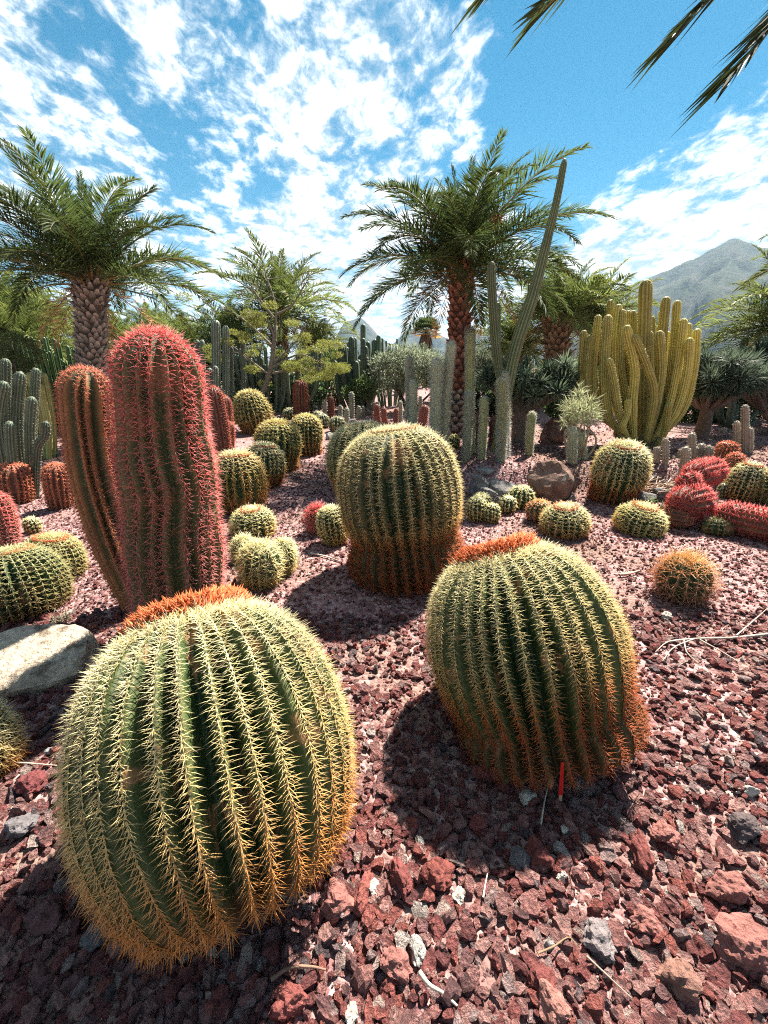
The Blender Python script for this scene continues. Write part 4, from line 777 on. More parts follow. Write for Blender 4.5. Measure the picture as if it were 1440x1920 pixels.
palm('low date palm with yellowing fronds left of the distant peaks', (600, 770), (590, 650), 18, .5, 1.7, 46, False, 'brown', None, 11, False, dry=8)
palm('low bushy date palm between the central palm and the brown one', (965, 780), (960, 650), 14, .5, 1.7, 46, False, 'brown', None, 13, False, dry=8)
palm('dense green palm low behind the grey columns at the left', (45, 790), (40, 640), 12, .45, 1.7, 50, False, 'grey', None, 21, False, dry=3)
palm('bushy palm low between the big left palm and the twin columns', (240, 780), (236, 655), 15, .45, 1.8, 46, False, 'grey', None, 22, False, dry=3)
palm('bushy green palm behind the dark thicket left of centre', (440, 780), (432, 640), 17, .5, 2.1, 46, False, 'brown', None, 23, False, dry=3)
# a palm outside the frame whose frond tips hang in at the top
def overhead():
    b = np.array([3.1, 1.75, 0.0]); b[2] = gz(b[0], b[1]); root = thing('date_palm', 'palm outside the frame, frond tips hanging in at the top', 'palm', b, 'date palms around the garden'); top = np.array([0, 0, 3.15])
    V, F = tube(spline([(0, 0, -.05), (.04, 0, 1.5), top], 24), .17, 14); link('trunk', mesh('trunk', V, F, M['bark'], np.broadcast_to((.1, .07, .05), (len(V), 3))), root)
    g = np.random.default_rng(31)
    def reach(px, py, Y, bow):                              # a frond from the crown to where its tip hangs
        q = atY(px, py, Y) - b; d = q - top; return d
    for i, (px, py, Y) in enumerate(((1266, 70, 1.75), (1368, 150, 1.65), (1018, 20, 1.9), (918, -25, 2.05), (1600, 120, 1.4), (1700, 300, 2.1))):
        d = reach(px, py, Y, 0); L = np.linalg.norm(d[:2]); n = 40; s = np.linspace(0, 1, n + 1)
        hump = .55 + .1 * i % .2
        P = np.stack([d[0] * s, d[1] * s, d[2] * s ** 2.2 + hump * L * .55 * (s - s ** 2.2)], 1)
        root_f(P, top, root, g)
    for i in range(26):
        a = i * 2.4; ev = 80 - 80 * i / 26; ci = int(np.argmin([abs(ev - x) for x in ELEV]))
        if 1.7 < (a % 6.283) < 5.0 and ev < 62: continue
        o = link('frond', FR['far', ci][i % 2], root); o.location = top; o.rotation_euler = (0, 0, a); o.scale = (.62, .62, .62)
def root_f(P, top, root, g):
    n = len(P) - 1; L = np.linalg.norm(np.diff(P, axis=0), axis=1).sum(); T, _, _ = frames(P); sd = unit(np.cross(T, np.array([0, 0, 1.0]))); up = np.cross(sd, T)
    b = Bag(); V, F = tube(P, np.linspace(.012, .002, n + 1), 4); b.add(V, F, (.25, .19, .07)); m = 190
    s = np.repeat(np.linspace(.2, .997, m), 2); sg = np.tile([1.0, -1.0], m)
    def ip(A): return np.stack([np.interp(s * n, np.arange(n + 1), A[:, k]) for k in range(3)], 1)
    p0, t0, s0, u0 = ip(P), unit(ip(T)), unit(ip(sd)), unit(ip(up)); ll = .29 * np.interp(s, [.2, .5, .85, 1], [.9, 1, .8, .55]) * g.uniform(.8, 1.15, len(s))
    d = unit(sg[:, None] * s0 * .8 + np.interp(s, [0, .6, 1], [.8, 1.0, 1.5])[:, None] * t0 + .25 * u0 + g.normal(0, .12, (len(s), 3)))
    w = unit(np.cross(d, u0 + .4 * g.normal(0, 1, d.shape))) * .0078; mid = p0 + d * (ll * .4)[:, None]; end = p0 + d * ll[:, None]; end[:, 2] -= ll * .12
    V = np.stack([p0, mid + w, end, mid - w], 1).reshape(-1, 3); i = np.arange(len(s))[:, None] * 4
    b.add(V, [np.concatenate([i + np.array([[0, 1, 2, 3]])])], np.repeat(np.array((.045, .062, .022)) * g.uniform(.7, 1.5, (len(s), 1)), 4, 0))
    o = link('frond', b.mesh('frond', M['frond'], False), root); o.location = top
overhead()
def fan_palm():
    Y = 24; b = atY(800, 745, Y); b[2] = gz(b[0], b[1]); root = thing('fan_palm', 'small far fan palm with a hanging skirt of dead leaves', 'palm', b); top = atY(799, 625, Y) - b; g = np.random.default_rng(4)
    V, F = tube(spline([(0, 0, -.1), top * .5, top], 12), .22, 10); link('trunk', mesh('trunk', V, F, M['bark'], np.broadcast_to((.16, .11, .07), (len(V), 3))), root)
    sk = Bag()
    for i in range(260):
        a = g.uniform(0, 6.283); z = g.uniform(.1, 1.0); q = top * np.array([1, 1, 0]) + np.array([math.cos(a) * .25, math.sin(a) * .25, top[2] - (1 - z) * 1.5]); e = q + np.array([math.cos(a) * .22, math.sin(a) * .22, -.7]); w = np.array([-math.sin(a), math.cos(a), 0]) * .06
        sk.add(np.array([q - w, q + w, e]), [np.array([[0, 1, 2]])], np.array((.20, .14, .09)) * g.uniform(.6, 1.5))
    link('dead_leaf_skirt', sk.mesh('dead_leaf_skirt', M['dry'], False), root, 'stuff')
    for i in range(30):
        a = i * 2.4; el = math.radians(75 - 85 * i / 30); f = Bag(); d = np.array([math.cos(el), 0, math.sin(el)]); c = d * .5; V, F = tube(np.array([np.zeros(3), c]), .015, 4); f.add(V, F, (.2, .2, .07)); s = np.array([0, 1.0, 0]); u = np.cross(d, s)
        for k in range(17):
            th = math.radians(-95 + 190 * k / 16); e = c + (d * math.cos(th) + s * math.sin(th)) * .52 + np.array([0, 0, -.08]); wv = (s * math.cos(th) - d * math.sin(th)) * .035; m = c + (e - c) * .6
            f.add(np.array([c, m + wv, e, m - wv]), [np.array([[0, 1, 2, 3]])], np.array((.07, .10, .035) if i < 22 else (.40, .24, .06)) * g.uniform(.8, 1.3))
        o = link('leaf', f.mesh('leaf', M['leaf'], False), root); o.location = top; o.rotation_euler = (0, 0, a)
fan_palm()
# ------------------------------------------------------------------ shrubs, trees, thickets
def leafcloud(n, blobs, size, col, seed, long=2.2, up=.4, spread=.3):
    """n small leaves through the volume of ellipsoid blobs (centre, radii)"""
    g = np.random.default_rng(seed); vol = np.array([np.prod(b[1]) for b in blobs]) ** .7; w = g.choice(len(blobs), n, p=vol / vol.sum()); d = unit(g.normal(size=(n, 3))); r = g.uniform(.35, 1.0, n) ** .5
    # lumpy shell so the outline is uneven
    lump = 1 + .22 * np.sin(d[:, 0] * 7 + w) * np.cos(d[:, 1] * 6 + 2 * w) + .12 * np.sin(d[:, 2] * 13 + w); P = np.array([b[0] for b in blobs])[w] + d * np.array([b[1] for b in blobs])[w] * (r * lump)[:, None]
    D = unit(d + np.array([0, 0, up]) + g.normal(0, .7, (n, 3))); S = unit(np.cross(D, g.normal(size=(n, 3)))); L = size * g.uniform(.6, 1.4, n)[:, None]; Wd = L / long
    V = np.stack([P, P + D * L * .5 + S * Wd * .5, P + D * L, P + D * L * .5 - S * Wd * .5], 1).reshape(-1, 3); i = np.arange(n)[:, None] * 4
    c = np.array(col)[g.integers(len(col), size=n)] * g.uniform(.65, 1.4, (n, 1)); return V, [i + np.array([[0, 1, 2, 3]])], np.repeat(c, 4, 0)
def shrub(name, label, foot, Y, blobs_px, n, size, col, seed, long=2.2, up=.4, cat='shrub', group=None, wood=(.10, .075, .05), stems=7):
    b = atY(*foot, Y); b[2] = gz(b[0], b[1]); root = thing(name, label, cat, b, group); g = np.random.default_rng(seed); bl = []; k = Y / FPX
    for (x, y, rx, ry) in blobs_px: bl.append((atY(x, y, Y + g.uniform(-.3, .3)) - b, np.array([rx * k, max(rx, ry) * k * .8, ry * k])))
    V, F, C = leafcloud(n, bl, size, col, seed, long, up); o = link('crown', mesh('crown', V, F, M['leaf'], C, False), root)
    w = Bag()
    for i in range(stems):
        c = bl[i % len(bl)][0]; q = np.array([g.normal(0, .08), g.normal(0, .08), -.05]); V, F = tube(spline([q, (q + c) / 2 + g.normal(0, .06, 3), c + g.normal(0, .12, 3)], 10), np.linspace(.035, .01, 10) * (Y / 10), 5); w.add(V, F, wood)
    link('branches', w.mesh('branches', M['bark']), root); return root
GREY = [(.15, .175, .11), (.20, .22, .15), (.12, .14, .09)]; DK = [(.05, .085, .028), (.07, .11, .04), (.045, .07, .03)]; YG = [(.30, .32, .06), (.22, .27, .06), (.36, .33, .08)]; MG = [(.085, .13, .04), (.12, .16, .055)]
shrub('grey_shrub', 'rounded grey-green shrub behind the slim white columns', (765, 770), 14, [(735, 700, 45, 32), (790, 690, 50, 32), (765, 675, 55, 22), (825, 705, 30, 30)], 12000, .10, GREY, 1, 3.0)
shrub('grey_shrub', 'grey-green shrub right of the central palm trunk', (905, 770), 11, [(915, 700, 26, 30), (900, 680, 24, 20)], 3500, .075, GREY, 2, 3.0)
shrub('feathery_bush', 'pale wispy bush in front of the candelabra cactus', (1085, 880), 5.9, [(1090, 772, 26, 12), (1070, 762, 14, 7), (1108, 784, 15, 7), (1086, 742, 7, 15), (1110, 754, 10, 7), (1066, 790, 10, 7)], 1500, .10, [(.36, .38, .20), (.28, .32, .16), (.44, .42, .26)], 3, 14.0, .2, wood=(.35, .30, .2), stems=9)
shrub('feathery_bush', 'soft green wispy bush left of the big left palm', (35, 790), 7.5, [(35, 660, 34, 34), (20, 690, 26, 30)], 6000, .08, [(.16, .20, .07), (.12, .16, .06)], 4, 9.0, .0)
shrub('leafy_shrub', 'small leafy shrub beside the dark fan of stems', (690, 775), 13.5, [(680, 730, 24, 22), (660, 738, 16, 16)], 2200, .08, MG, 5)
shrub('leafy_shrub', 'dark leafy shrub behind the dark red knobs', (930, 790), 8.6, [(900, 745, 34, 30), (945, 760, 26, 28)], 2600, .10, DK, 6)
shrub('leafy_shrub', 'green shrub behind the small palm trunk at the back', (640, 775), 16, [(630, 700, 34, 40), (600, 690, 30, 36)], 3200, .12, MG, 7)
shrub('leafy_shrub', 'dark shrub filling the gap left of the candelabra cactus', (1085, 790), 9.2, [(1080, 730, 36, 44), (1050, 760, 24, 26)], 3000, .11, DK, 8)
shrub('leafy_shrub', 'dark green hedge-like shrub at the far left', (60, 790), 13, [(30, 700, 60, 44), (100, 690, 40, 50)], 5200, .13, DK, 9)
shrub('leafy_shrub', 'dark shrub behind the slim brownish stem at the left', (220, 780), 13, [(215, 690, 40, 40), (270, 680, 44, 44)], 4200, .13, MG, 10)
shrub('leafy_shrub', 'olive shrub behind the tall red column', (350, 780), 15, [(330, 690, 44, 40), (395, 680, 40, 44)], 4600, .12, [(.08, .10, .035), (.10, .12, .04)], 11)
shrub('leafy_shrub', 'dark shrub below the right edge palm', (1400, 800), 10.5, [(1370, 730, 46, 50), (1430, 740, 40, 46)], 4600, .12, DK, 12)
shrub('leafy_shrub', 'dark shrub between the candelabra cactus and dragon tree', (1290, 800), 9.8, [(1290, 770, 34, 36), (1330, 785, 26, 26)], 3000, .10, DK, 13)
shrub('leafy_shrub', 'low dark shrub behind the row of back fingers', (560, 780), 14.5, [(500, 735, 60, 24), (575, 735, 40, 26)], 4200, .12, DK, 14)
# tree line that closes the horizon
def treeline():
    g = np.random.default_rng(5); bl = []
    for i in range(46):
        X = -46 + 92 * i / 45 + g.normal(0, .8); Y = 30 + g.uniform(-3, 5); bl.append((np.array([X, Y, g.uniform(.3, .8)]), np.array([2.2, 1.8, g.uniform(.9, 1.5)])))
    V, F, C = leafcloud(26000, bl, .34, DK + MG, 6); tag(link('distant_trees', mesh('distant_trees', V, F, M['leaf'], C, False)), 'far dark green belt of trees closing the garden', 'trees', kind='stuff')
treeline()
def rosette_mesh(seed, n=34, L=.3, w=.024, col=(.085, .115, .07)):
    g = np.random.default_rng(seed); b = Bag()
    for i in range(n):
        a = i * 2.4; el = math.radians(88 - 85 * (i / n) ** .8); d = np.array([math.cos(a) * math.cos(el), math.sin(a) * math.cos(el), math.sin(el)]); s = np.array([-math.sin(a), math.cos(a), 0]); l = L * g.uniform(.8, 1.1)
        m = d * l * .55; e = d * l - np.array([0, 0, .12 * l * math.cos(el)]); b.add(np.array([-s * w * .3, s * w * .3, m + s * w * .5, e, m - s * w * .5]), [np.array([[0, 1, 2, 4]]), np.array([[4, 2, 3]])], np.array(col) * g.uniform(.7, 1.4))
    return b.mesh('rosette', M['leaf'], False)
ROS = [rosette_mesh(k) for k in range(3)]; ROSD = [rosette_mesh(10 + k, 36, .32, .02, (.075, .10, .065)) for k in range(3)]
def rosette_tree(name, label, foot, Y, trunk_px, r, domes, count, ros, seed, size=1.0, dome_fill=.75):
    b = atY(*foot, Y); b[2] = gz(b[0], b[1]); root = thing(name, label, 'tree', b); g = np.random.default_rng(seed); w = Bag(); fork = atY(*trunk_px, Y) - b
    V, F = tube(spline([(0, 0, -.05), fork * .5 + g.normal(0, .03, 3), fork], 14), np.linspace(r, r * .75, 14), 9); link('trunk', mesh('trunk', V, F, M['bark'], np.broadcast_to((.15, .10, .075), (len(V), 3))), root)
    k = Y / FPX
    for i in range(count):
        x, y, rx, ry = domes[int(g.integers(len(domes)))]; c = atY(x, y, Y) - b; d = unit(g.normal(size=3)); d[2] = abs(d[2]) * .9 - .12; d = unit(d); q = g.uniform(dome_fill, 1); p = c + d * np.array([rx * k, rx * k, ry * k]) * q
        o = link('rosette', ros[i % 3], root); o.location = p; o.rotation_mode = 'QUATERNION'; o.rotation_quaternion = Vector(d + np.array([0, 0, .5])).to_track_quat('Z', 'Y'); s = size * g.uniform(.8, 1.15); o.scale = (s, s, s)
        if i % 3 == 0:
            V, F = tube(spline([fork * .95, (fork + p) / 2 + np.array([0, 0, -.08]), p], 8), np.linspace(r * .45, r * .12, 8), 5); w.add(V, F, (.14, .10, .075))
    link('branches', w.mesh('branches', M['bark']), root); return root
rosette_tree('yucca_shrub', 'spiky rosette shrub with a gnarled trunk right of the central palm', (975, 852), 7.3, (972, 770), .17, [(990, 715, 60, 30), (1050, 715, 40, 28), (935, 715, 30, 26), (1010, 740, 60, 20)], 130, ROS, 1, .85, .5)
rosette_tree('dragon_tree', 'dragon tree with umbrella crown right of the candelabra cactus', (1302, 860), 7.6, (1326, 765), .13, [(1345, 715, 58, 50), (1325, 735, 48, 36), (1385, 725, 40, 36)], 230, ROSD, 2, .85, .55)
rosette_tree('dragon_tree', 'second dragon tree crown cut by the right edge', (1440, 850), 8.2, (1436, 770), .13, [(1432, 695, 60, 40), (1400, 700, 36, 26)], 130, ROSD, 3, .85, .55)
def thicket(name, label, foot, Y, stems, r, n, skin, seed, group=None, ribs=6, fan=.6):
    """many slim upright stems from one foot; stems = (x, top y) in pixels"""
    b = atY(*foot, Y); b[2] = gz(b[0], b[1]); root = thing(name, label, 'cactus', b, group); g = np.random.default_rng(seed)
    for i, (x, y) in enumerate(stems):
        dy = g.uniform(-.5, .6); t = atY(x, y, Y + dy) - b; f = np.array([t[0] * g.uniform(.25, .55) * fan / .6, dy * .6, -.04]); m = np.array([f[0] + (t[0] - f[0]) * .75, f[1] + (t[1] - f[1]) * .6, t[2] * .45])
        stemcol(root, 'stem', [f, m, t], r * g.uniform(.8, 1.15), ribs, .25, skin, None, seed + i, 12, .8, per=2, wob=0)
    return root
g0 = np.random.default_rng(77)
thicket('organ_pipe_cactus', 'dark green fan of tall stems left of the grey shrub', (672, 765), 14.5, [(x, y) for x, y in zip(np.linspace(628, 712, 20), g0.uniform(625, 690, 20))] + [(681, 607), (710, 628), (690, 640), (665, 632), (655, 640)], .085, 0, ((.03, .05, .03), (.10, .13, .085)), 1)
thicket('spurge_thicket', 'dense dark thicket of slim stems behind the pear-shaped barrel', (500, 775), 14, [(x, y) for x, y in zip(np.linspace(428, 602, 64) + g0.normal(0, 5, 64), g0.uniform(645, 715, 64))], .065, 0, ((.045, .065, .04), (.13, .16, .11)), 2, ribs=5, fan=1.1)
thicket('spurge_thicket', 'tall deep green thicket of stems left of the big palm trunk', (95, 780), 10.2, [(x, y) for x, y in zip(np.linspace(10, 150, 90) + g0.normal(0, 6, 90), g0.uniform(630, 710, 90))], .036, 0, ((.03, .06, .02), (.07, .12, .035)), 3, ribs=5, fan=1.0)
thicket('spurge_thicket', 'greenish stems rising between big palm trunk and red column', (225, 790), 9.5, [(x, y) for x, y in zip(np.linspace(190, 260, 16) + g0.normal(0, 6, 16), g0.uniform(640, 700, 16))], .05, 0, ((.05, .07, .025), (.13, .16, .06)), 4, ribs=5, fan=1.0)
thicket('candelabra_cactus', 'small yellow-green many-armed cactus behind the grey columns', (60, 800), 7.5, [(x, y) for x, y in zip(np.linspace(28, 88, 10), g0.uniform(690, 720, 10))], .06, 0, ((.17, .17, .045), (.36, .32, .12)), 5, ribs=8)
thicket('organ_pipe_cactus', 'blue-green stems standing behind the dragon trees', (1385, 800), 9.3, [(x, y) for x, y in zip(np.linspace(1345, 1425, 12), g0.uniform(740, 790, 12))] + [(1398, 632)], .06, 0, ((.05, .075, .05), (.14, .17, .12)), 6, ribs=8)
thicket('spurge_thicket', 'bluish spiky clump under the distant peaks', (735, 770), 16, [(x, y) for x, y in zip(np.linspace(690, 765, 24) + g0.normal(0, 4, 24), g0.uniform(632, 668, 24))], .04, 0, ((.05, .08, .05), (.12, .16, .1)), 7, ribs=4, fan=1)
GS = ((.07, .09, .06), (.21, .24, .19)); GH = (GOLD_FEW[:4], .06, .02, .003, (.7, .72, .62))
for i, (lab, x0, yb, x, yt, r, Y) in enumerate((('left one of the twin pale columns right of the red top', 373, 790, 370, 637, .075, 13), ('right one of the twin pale columns right of the red top', 382, 790, 379, 637, .075, 13), ('thick grey-green column standing under the feathery tree', 406, 800, 405, 600, .12, 12.5), ('grey-green column right of the thick one', 424, 800, 423, 610, .1, 12.8), ('thin pale column furthest right under the feathery tree', 458, 790, 456, 638, .07, 13),
        ('short pale column close to the red spined top', 394, 800, 393, 690, .08, 12), ('second short pale column close to the red spined top', 404, 800, 404, 686, .08, 12), ('thin grey column left of the thicket', 437, 790, 434, 650, .055, 13), ('stub of grey column behind the upper red column', 416, 800, 416, 728, .07, 12))):
    stand('grey_column_cactus', lab, [(x0, yb), ((x0 + x) / 2, (yb + yt) / 2), (x, yt)], r, 10, GS, GH, Y, 'grey columns under the feathery tree', i + 5, .15)
def feathery_tree():
    Y = 13.0; b = atY(470, 775, Y); b[2] = gz(b[0], b[1]); root = thing('feathery_tree', 'yellow-green feathery tree with thin grey branches in front of a palm', 'tree', b); g = np.random.default_rng(8)
    def P(x, y, dy=0): return atY(x, y, Y + dy) - b
    w = Bag(); V, F = tube(spline([(0, 0, -.05), P(505, 700), P(517, 610)], 16), np.linspace(.09, .055, 16), 8); link('trunk', mesh('trunk', V, F, M['bark'], np.broadcast_to((.17, .14, .11), (len(V), 3))), root)
    limbs = [[(517, 610), (516, 570), (500, 520), (488, 475)], [(517, 600), (490, 565), (460, 520)], [(517, 590), (545, 575), (565, 545), (580, 520)], [(512, 650), (470, 610), (430, 580), (415, 575)], [(514, 680), (555, 640), (575, 600)], [(508, 690), (560, 665), (600, 680), (640, 690)], [(500, 700), (450, 660), (425, 640)], [(510, 700), (570, 690), (610, 700)], [(517, 640), (500, 600), (470, 590)]]
    tips = []
    for k, lm in enumerate(limbs):
        dy = g.uniform(-.5, .5); Q = spline([P(x, y, dy * i / (len(lm) - 1)) for i, (x, y) in enumerate(lm)], 24); V, F = tube(Q, np.linspace(.035, .010, 24), 5); w.add(V, F, (.20, .17, .13))
        for j in range(9):
            p = Q[int(g.integers(8, 24))]; e = p + np.array([g.normal(0, .36), g.normal(0, .36), g.normal(.02, .28)]); V, F = tube(spline([p, (p + e) / 2 + g.normal(0, .05, 3), e], 7), np.linspace(.010, .004, 7), 4); w.add(V, F, (.19, .16, .12)); tips.append(e)
        tips.append(Q[-1])
    link('branches', w.mesh('branches', M['bark']), root)
    bl = [(t, np.array([.24, .24, .11]) * g.uniform(.6, 1.2)) for t in tips if t[2] < P(500, 600)[2] or g.uniform() < .15]; V, F, C = leafcloud(26000, bl, .05, YG, 9, 4.0, -.1); link('crown', mesh('crown', V, F, M['leaf'], C, False), root)
feathery_tree()

# ------------------------------------------------------------------ rocks
def rock(name, label, px, py_base, wpx, hpx, col, seed, dz=0.0, Y=None, sub=4, planes=14, yaw=0, group=None, roughness=.10, deepf=.8, two=None, flat=False):
    p = at(px, py_base) if Y is None else atY(px, py_base, Y)
    if Y is not None: p[2] = max(gz(p[0], p[1]), p[2]) if dz == 0 else gz(p[0], p[1])
    dp = depth(p + np.array([0, 0, .1])); w = wpx * dp / FPX / 2; h = hpx * dp / FPX
    V, F = rock_verts(sub, seed, planes, roughness, (1, deepf, 1), 2.2, (.42, .92)); V = V / np.abs(V).max(0) * np.array([w, w * deepf, h * .62])
    c = np.broadcast_to(col, V.shape).copy()
    if two is not None: c = lerp3(c, np.array(two), sstep(.1, -.5, V[:, 2] / (h * .62)))
    o = link(name, mesh(name, V, [F], M['rock'], c, False)); o.location = (p[0], p[1] + w * deepf * .8, p[2] + h * .40 + dz); o.rotation_euler = (0, 0, yaw); o.data.shade_flat() if False else None
    return tag(o, label, 'rock', group)
BR, GRY, TAN = (.20, .115, .085), (.19, .175, .165), (.40, .22, .12)
def slab():
    pl = [(.05, -.22, 1, .42), (0, .2, -1, .6), (1, .1, .12, .80), (.75, .7, .1, .86), (.1, 1, .1, .8), (-.7, .7, .1, .9), (-1, -.1, .1, .9), (-.55, -.85, -.25, .86), (.25, -1, -.35, .72), (.8, -.6, -.2, .80), (.5, -.8, .55, .66), (-.3, -.5, .8, .52)]
    V, F = rock_verts(4, 3, 1, .05, (1, 1, 1), 3.0, given=pl); p = at(62, 1262); V = V / np.abs(V).max(0) * np.array([.345, .25, .125])
    V[:, 2] += .006 * np.array([mnoise.fractal(Vector(v) * 14, 1, 2, 4) for v in V])
    o = link('limestone_slab', mesh('limestone_slab', V, [F], M['slab'], np.broadcast_to((.56, .46, .35), V.shape), False)); o.location = (p[0], p[1], p[2] + .06); o.rotation_euler = (0, 0, .1)
    tag(o, 'flat pale limestone slab lying at the left edge', 'rock')
M['slab'] = material('limestone', .9, attr=True, var=.55, var_scale=26, bump=1.0, bump_scale=38, bump_dist=.05, patches=((.20, .15, .11), 9.0, .56, .66))
slab()
G_R = 'boulders edging the raised bed'
rock('boulder', 'largest brown boulder in the raised bed edging', 1032, 948, 100, 80, BR, 5, group=G_R, planes=10, yaw=.3)
rock('boulder', 'rounded grey boulder left of the largest brown one', 947, 940, 72, 44, GRY, 6, group=G_R)
rock('boulder', 'dark grey boulder against the middle barrel', 893, 936, 52, 44, (.15, .14, .14), 7, group=G_R)
rock('boulder', 'flat topped grey boulder above the rounded one', 916, 901, 44, 30, GRY, 8, group=G_R, planes=8)
rock('boulder', 'orange brown stone wedged in the bed edging', 957, 895, 26, 30, TAN, 9, group=G_R)
rock('boulder', 'reddish stone right of the orange brown one', 979, 895, 28, 26, (.24, .12, .09), 10, group=G_R)
rock('boulder', 'thin grey slab at the foot of the white columns', 912, 876, 40, 14, (.27, .25, .24), 11, group=G_R)
rock('boulder', 'brown boulder half behind the largest one', 1070, 936, 44, 56, (.17, .10, .08), 12, group=G_R)
rock('boulder', 'small dark wedge stone right of the largest boulder', 1071, 948, 26, 24, (.14, .12, .12), 13, group=G_R)
rock('boulder', 'upright rusty boulder behind the lone short column', 1040, 862, 60, 66, (.16, .08, .06), 14, Y=7.0, group=G_R, planes=8)
rock('boulder', 'small stone between grey and brown boulders', 938, 908, 22, 18, (.2, .17, .16), 15, group=G_R)
rock('boulder', 'grey stone left behind the domed ringed barrel', 1206, 925, 44, 40, (.10, .105, .11), 16, group=G_R)
rock('boulder', 'dark grey stone behind the domed ringed barrel', 1232, 922, 44, 34, (.12, .12, .125), 17, group=G_R)
rock('boulder', 'dark stone at the left of the toppled red group', 1252, 915, 36, 28, (.13, .12, .12), 18, group=G_R)
rock('boulder', 'flat dark stone under the pale finger row', 1225, 900, 50, 22, (.17, .16, .155), 19, group=G_R)
for i, (x, y, w, h, lab) in enumerate(((900, 922, 26, 16, 'small grey stone before the dark grey boulder'), (925, 925, 24, 14, 'small brown stone under the flat topped boulder'), (985, 935, 22, 16, 'small stone at the left foot of the largest boulder'), (962, 916, 26, 12, 'thin brown slab above the rounded grey boulder'), (1000, 882, 22, 12, 'small stone on top beside the largest boulder'), (1180, 912, 30, 24, 'dark stone right of the rust skirted barrel'), (1270, 892, 32, 16, 'dark flat stone behind the curled red cactus'), (1120, 862, 22, 12, 'little stone behind the rust skirted barrel'))):
    rock('boulder', lab, x, y, w, h, [(.2, .19, .18), (.23, .15, .12), (.15, .14, .14)][i % 3], 60 + i, group=G_R, sub=3)
rock('boulder', 'small grey stone left under the orange brown one', 953, 910, 40, 12, (.2, .19, .18), 40, group=G_R)
rock('boulder', 'brown stone low under the reddish one', 978, 908, 30, 12, (.21, .14, .11), 41, group=G_R)
G_L = 'stones by the path at the back'
for i, (x, y, w, h, lab) in enumerate(((622, 842, 30, 18, 'grey stone at the foot of the furthest olive barrel'), (636, 850, 26, 20, 'dark stone at the bend of the path'), (618, 826, 24, 14, 'pale stone under the front globe cactus'), (648, 838, 20, 16, 'small stone behind the half hidden barrel'), (345, 820, 30, 12, 'flat pale stone behind the red column'), (427, 815, 22, 8, 'flat stone left of the pear-shaped barrel'), (672, 775, 24, 16, 'brown stone among the back fingers'), (690, 778, 24, 14, 'reddish stone right of the back fingers'), (705, 770, 26, 16, 'brown stone behind the red fingers'), (660, 795, 18, 10, 'pale little stone before the back fingers'))):
    rock('stone', lab, x, y, w, h, [(.24, .23, .22), (.13, .13, .13), (.3, .28, .26), (.2, .14, .11)][i % 4], 20 + i, group=G_L, sub=3)

# ------------------------------------------------------------------ single stones, sticks and litter in the foreground
def lava(label, px, py, w, h, col, seed, group=None, name='lava_rock', stretch=1.0):
    p = at(px, py); dp = depth(p); a = w * dp / FPX / 2; b = h * dp / FPX / 2
    V, F = rock_verts(4, seed, 16, .26, (1, 1, 1), 2.6, (.55, .95)); V = V / np.abs(V).max(0) * np.array([a, b * 1.1, (a + b) * .42])
    o = link(name, mesh(name, V, [F], M['lava'], np.broadcast_to(col, V.shape), False)); o.location = (p[0], p[1], p[2] + (a + b) * .20 + .008); o.rotation_euler = (.2 * math.sin(seed), .2 * math.cos(seed), .5 * math.sin(seed * 3)); return tag(o, label, 'stone', group)
M['lava'] = material('porous_lava', 0.92, attr=True, var=.45, var_scale=22, bump=1.0, bump_scale=70, spec=.2)
RD, PK, GYS, WHT = (.20, .062, .056), (.32, .135, .115), (.16, .145, .15), (.55, .50, .43)
for i, (lab, x, y, w, h, c) in enumerate((
    ('dark red lava stone below the leaning barrel, left of the red tag', 912, 1458, 52, 46, RD), ('bent red lava stone right of the leaning barrel shadow', 1202, 1612, 40, 75, RD), ('large pinkish ridged lava rock near the right edge', 1385, 1790, 110, 90, PK), ('pink lava rock in sun right of the shadow', 1212, 1742, 64, 50, PK), ('grey porous lava rock at the shadow edge', 1118, 1772, 66, 72, (.24, .2, .2)),
    ('red lava block in the shadow of the leaning barrel', 1018, 1845, 64, 44, RD), ('broad red lava rock under the grey pebbles', 1010, 1612, 52, 56, RD), ('dark grey lava stone beside the white shard', 975, 1620, 46, 42, GYS), ('pinkish lava lump beside the largest barrel', 632, 1705, 66, 64, PK), ('red lava lump right of the pinkish one', 680, 1690, 34, 76, (.28, .09, .075)),
    ('dark red lava block left of the shadow', 752, 1662, 44, 72, RD), ('dull red lava stone in the middle of the shadow', 820, 1650, 60, 64, (.2, .06, .05)), ('red lava stone below the dry twig', 900, 1555, 40, 36, RD), ('pale pink lava stone at the bottom centre', 740, 1820, 70, 50, PK), ('big pink lava stone at the bottom edge', 1032, 1895, 60, 72, (.36, .17, .14)),
    ('dark maroon lava block left of the largest barrel', 62, 1480, 52, 50, (.17, .05, .05)), ('grey stone at the lower left corner', 40, 1560, 64, 46, GYS), ('dark lava rock in the lower left shadow', 90, 1730, 80, 56, (.15, .07, .07)), ('dark grey rock in the lower left shadow', 190, 1760, 62, 50, GYS), ('ridged pink lava rock at the right edge', 1360, 1680, 84, 56, PK),
    ('dark lava rock in the sun at the right', 1385, 1560, 70, 48, (.12, .09, .09)), ('red lava rock right of the leaning barrel', 1085, 1395, 10, 10, RD), ('pink lava stone right of the leaning barrel', 1240, 1575, 56, 44, PK), ('layered brown lava rock near the right bottom', 1268, 1850, 84, 60, (.27, .14, .11)), ('red lava stone by the curved dry leaf', 545, 1885, 70, 54, (.26, .08, .07)), ('grey white porous stone left of the dry stick', 780, 1790, 36, 44, (.38, .36, .33)))):
    if w > 20: lava(lab, x, y, w, h, c, 200 + i, 'larger lava stones in the front gravel')
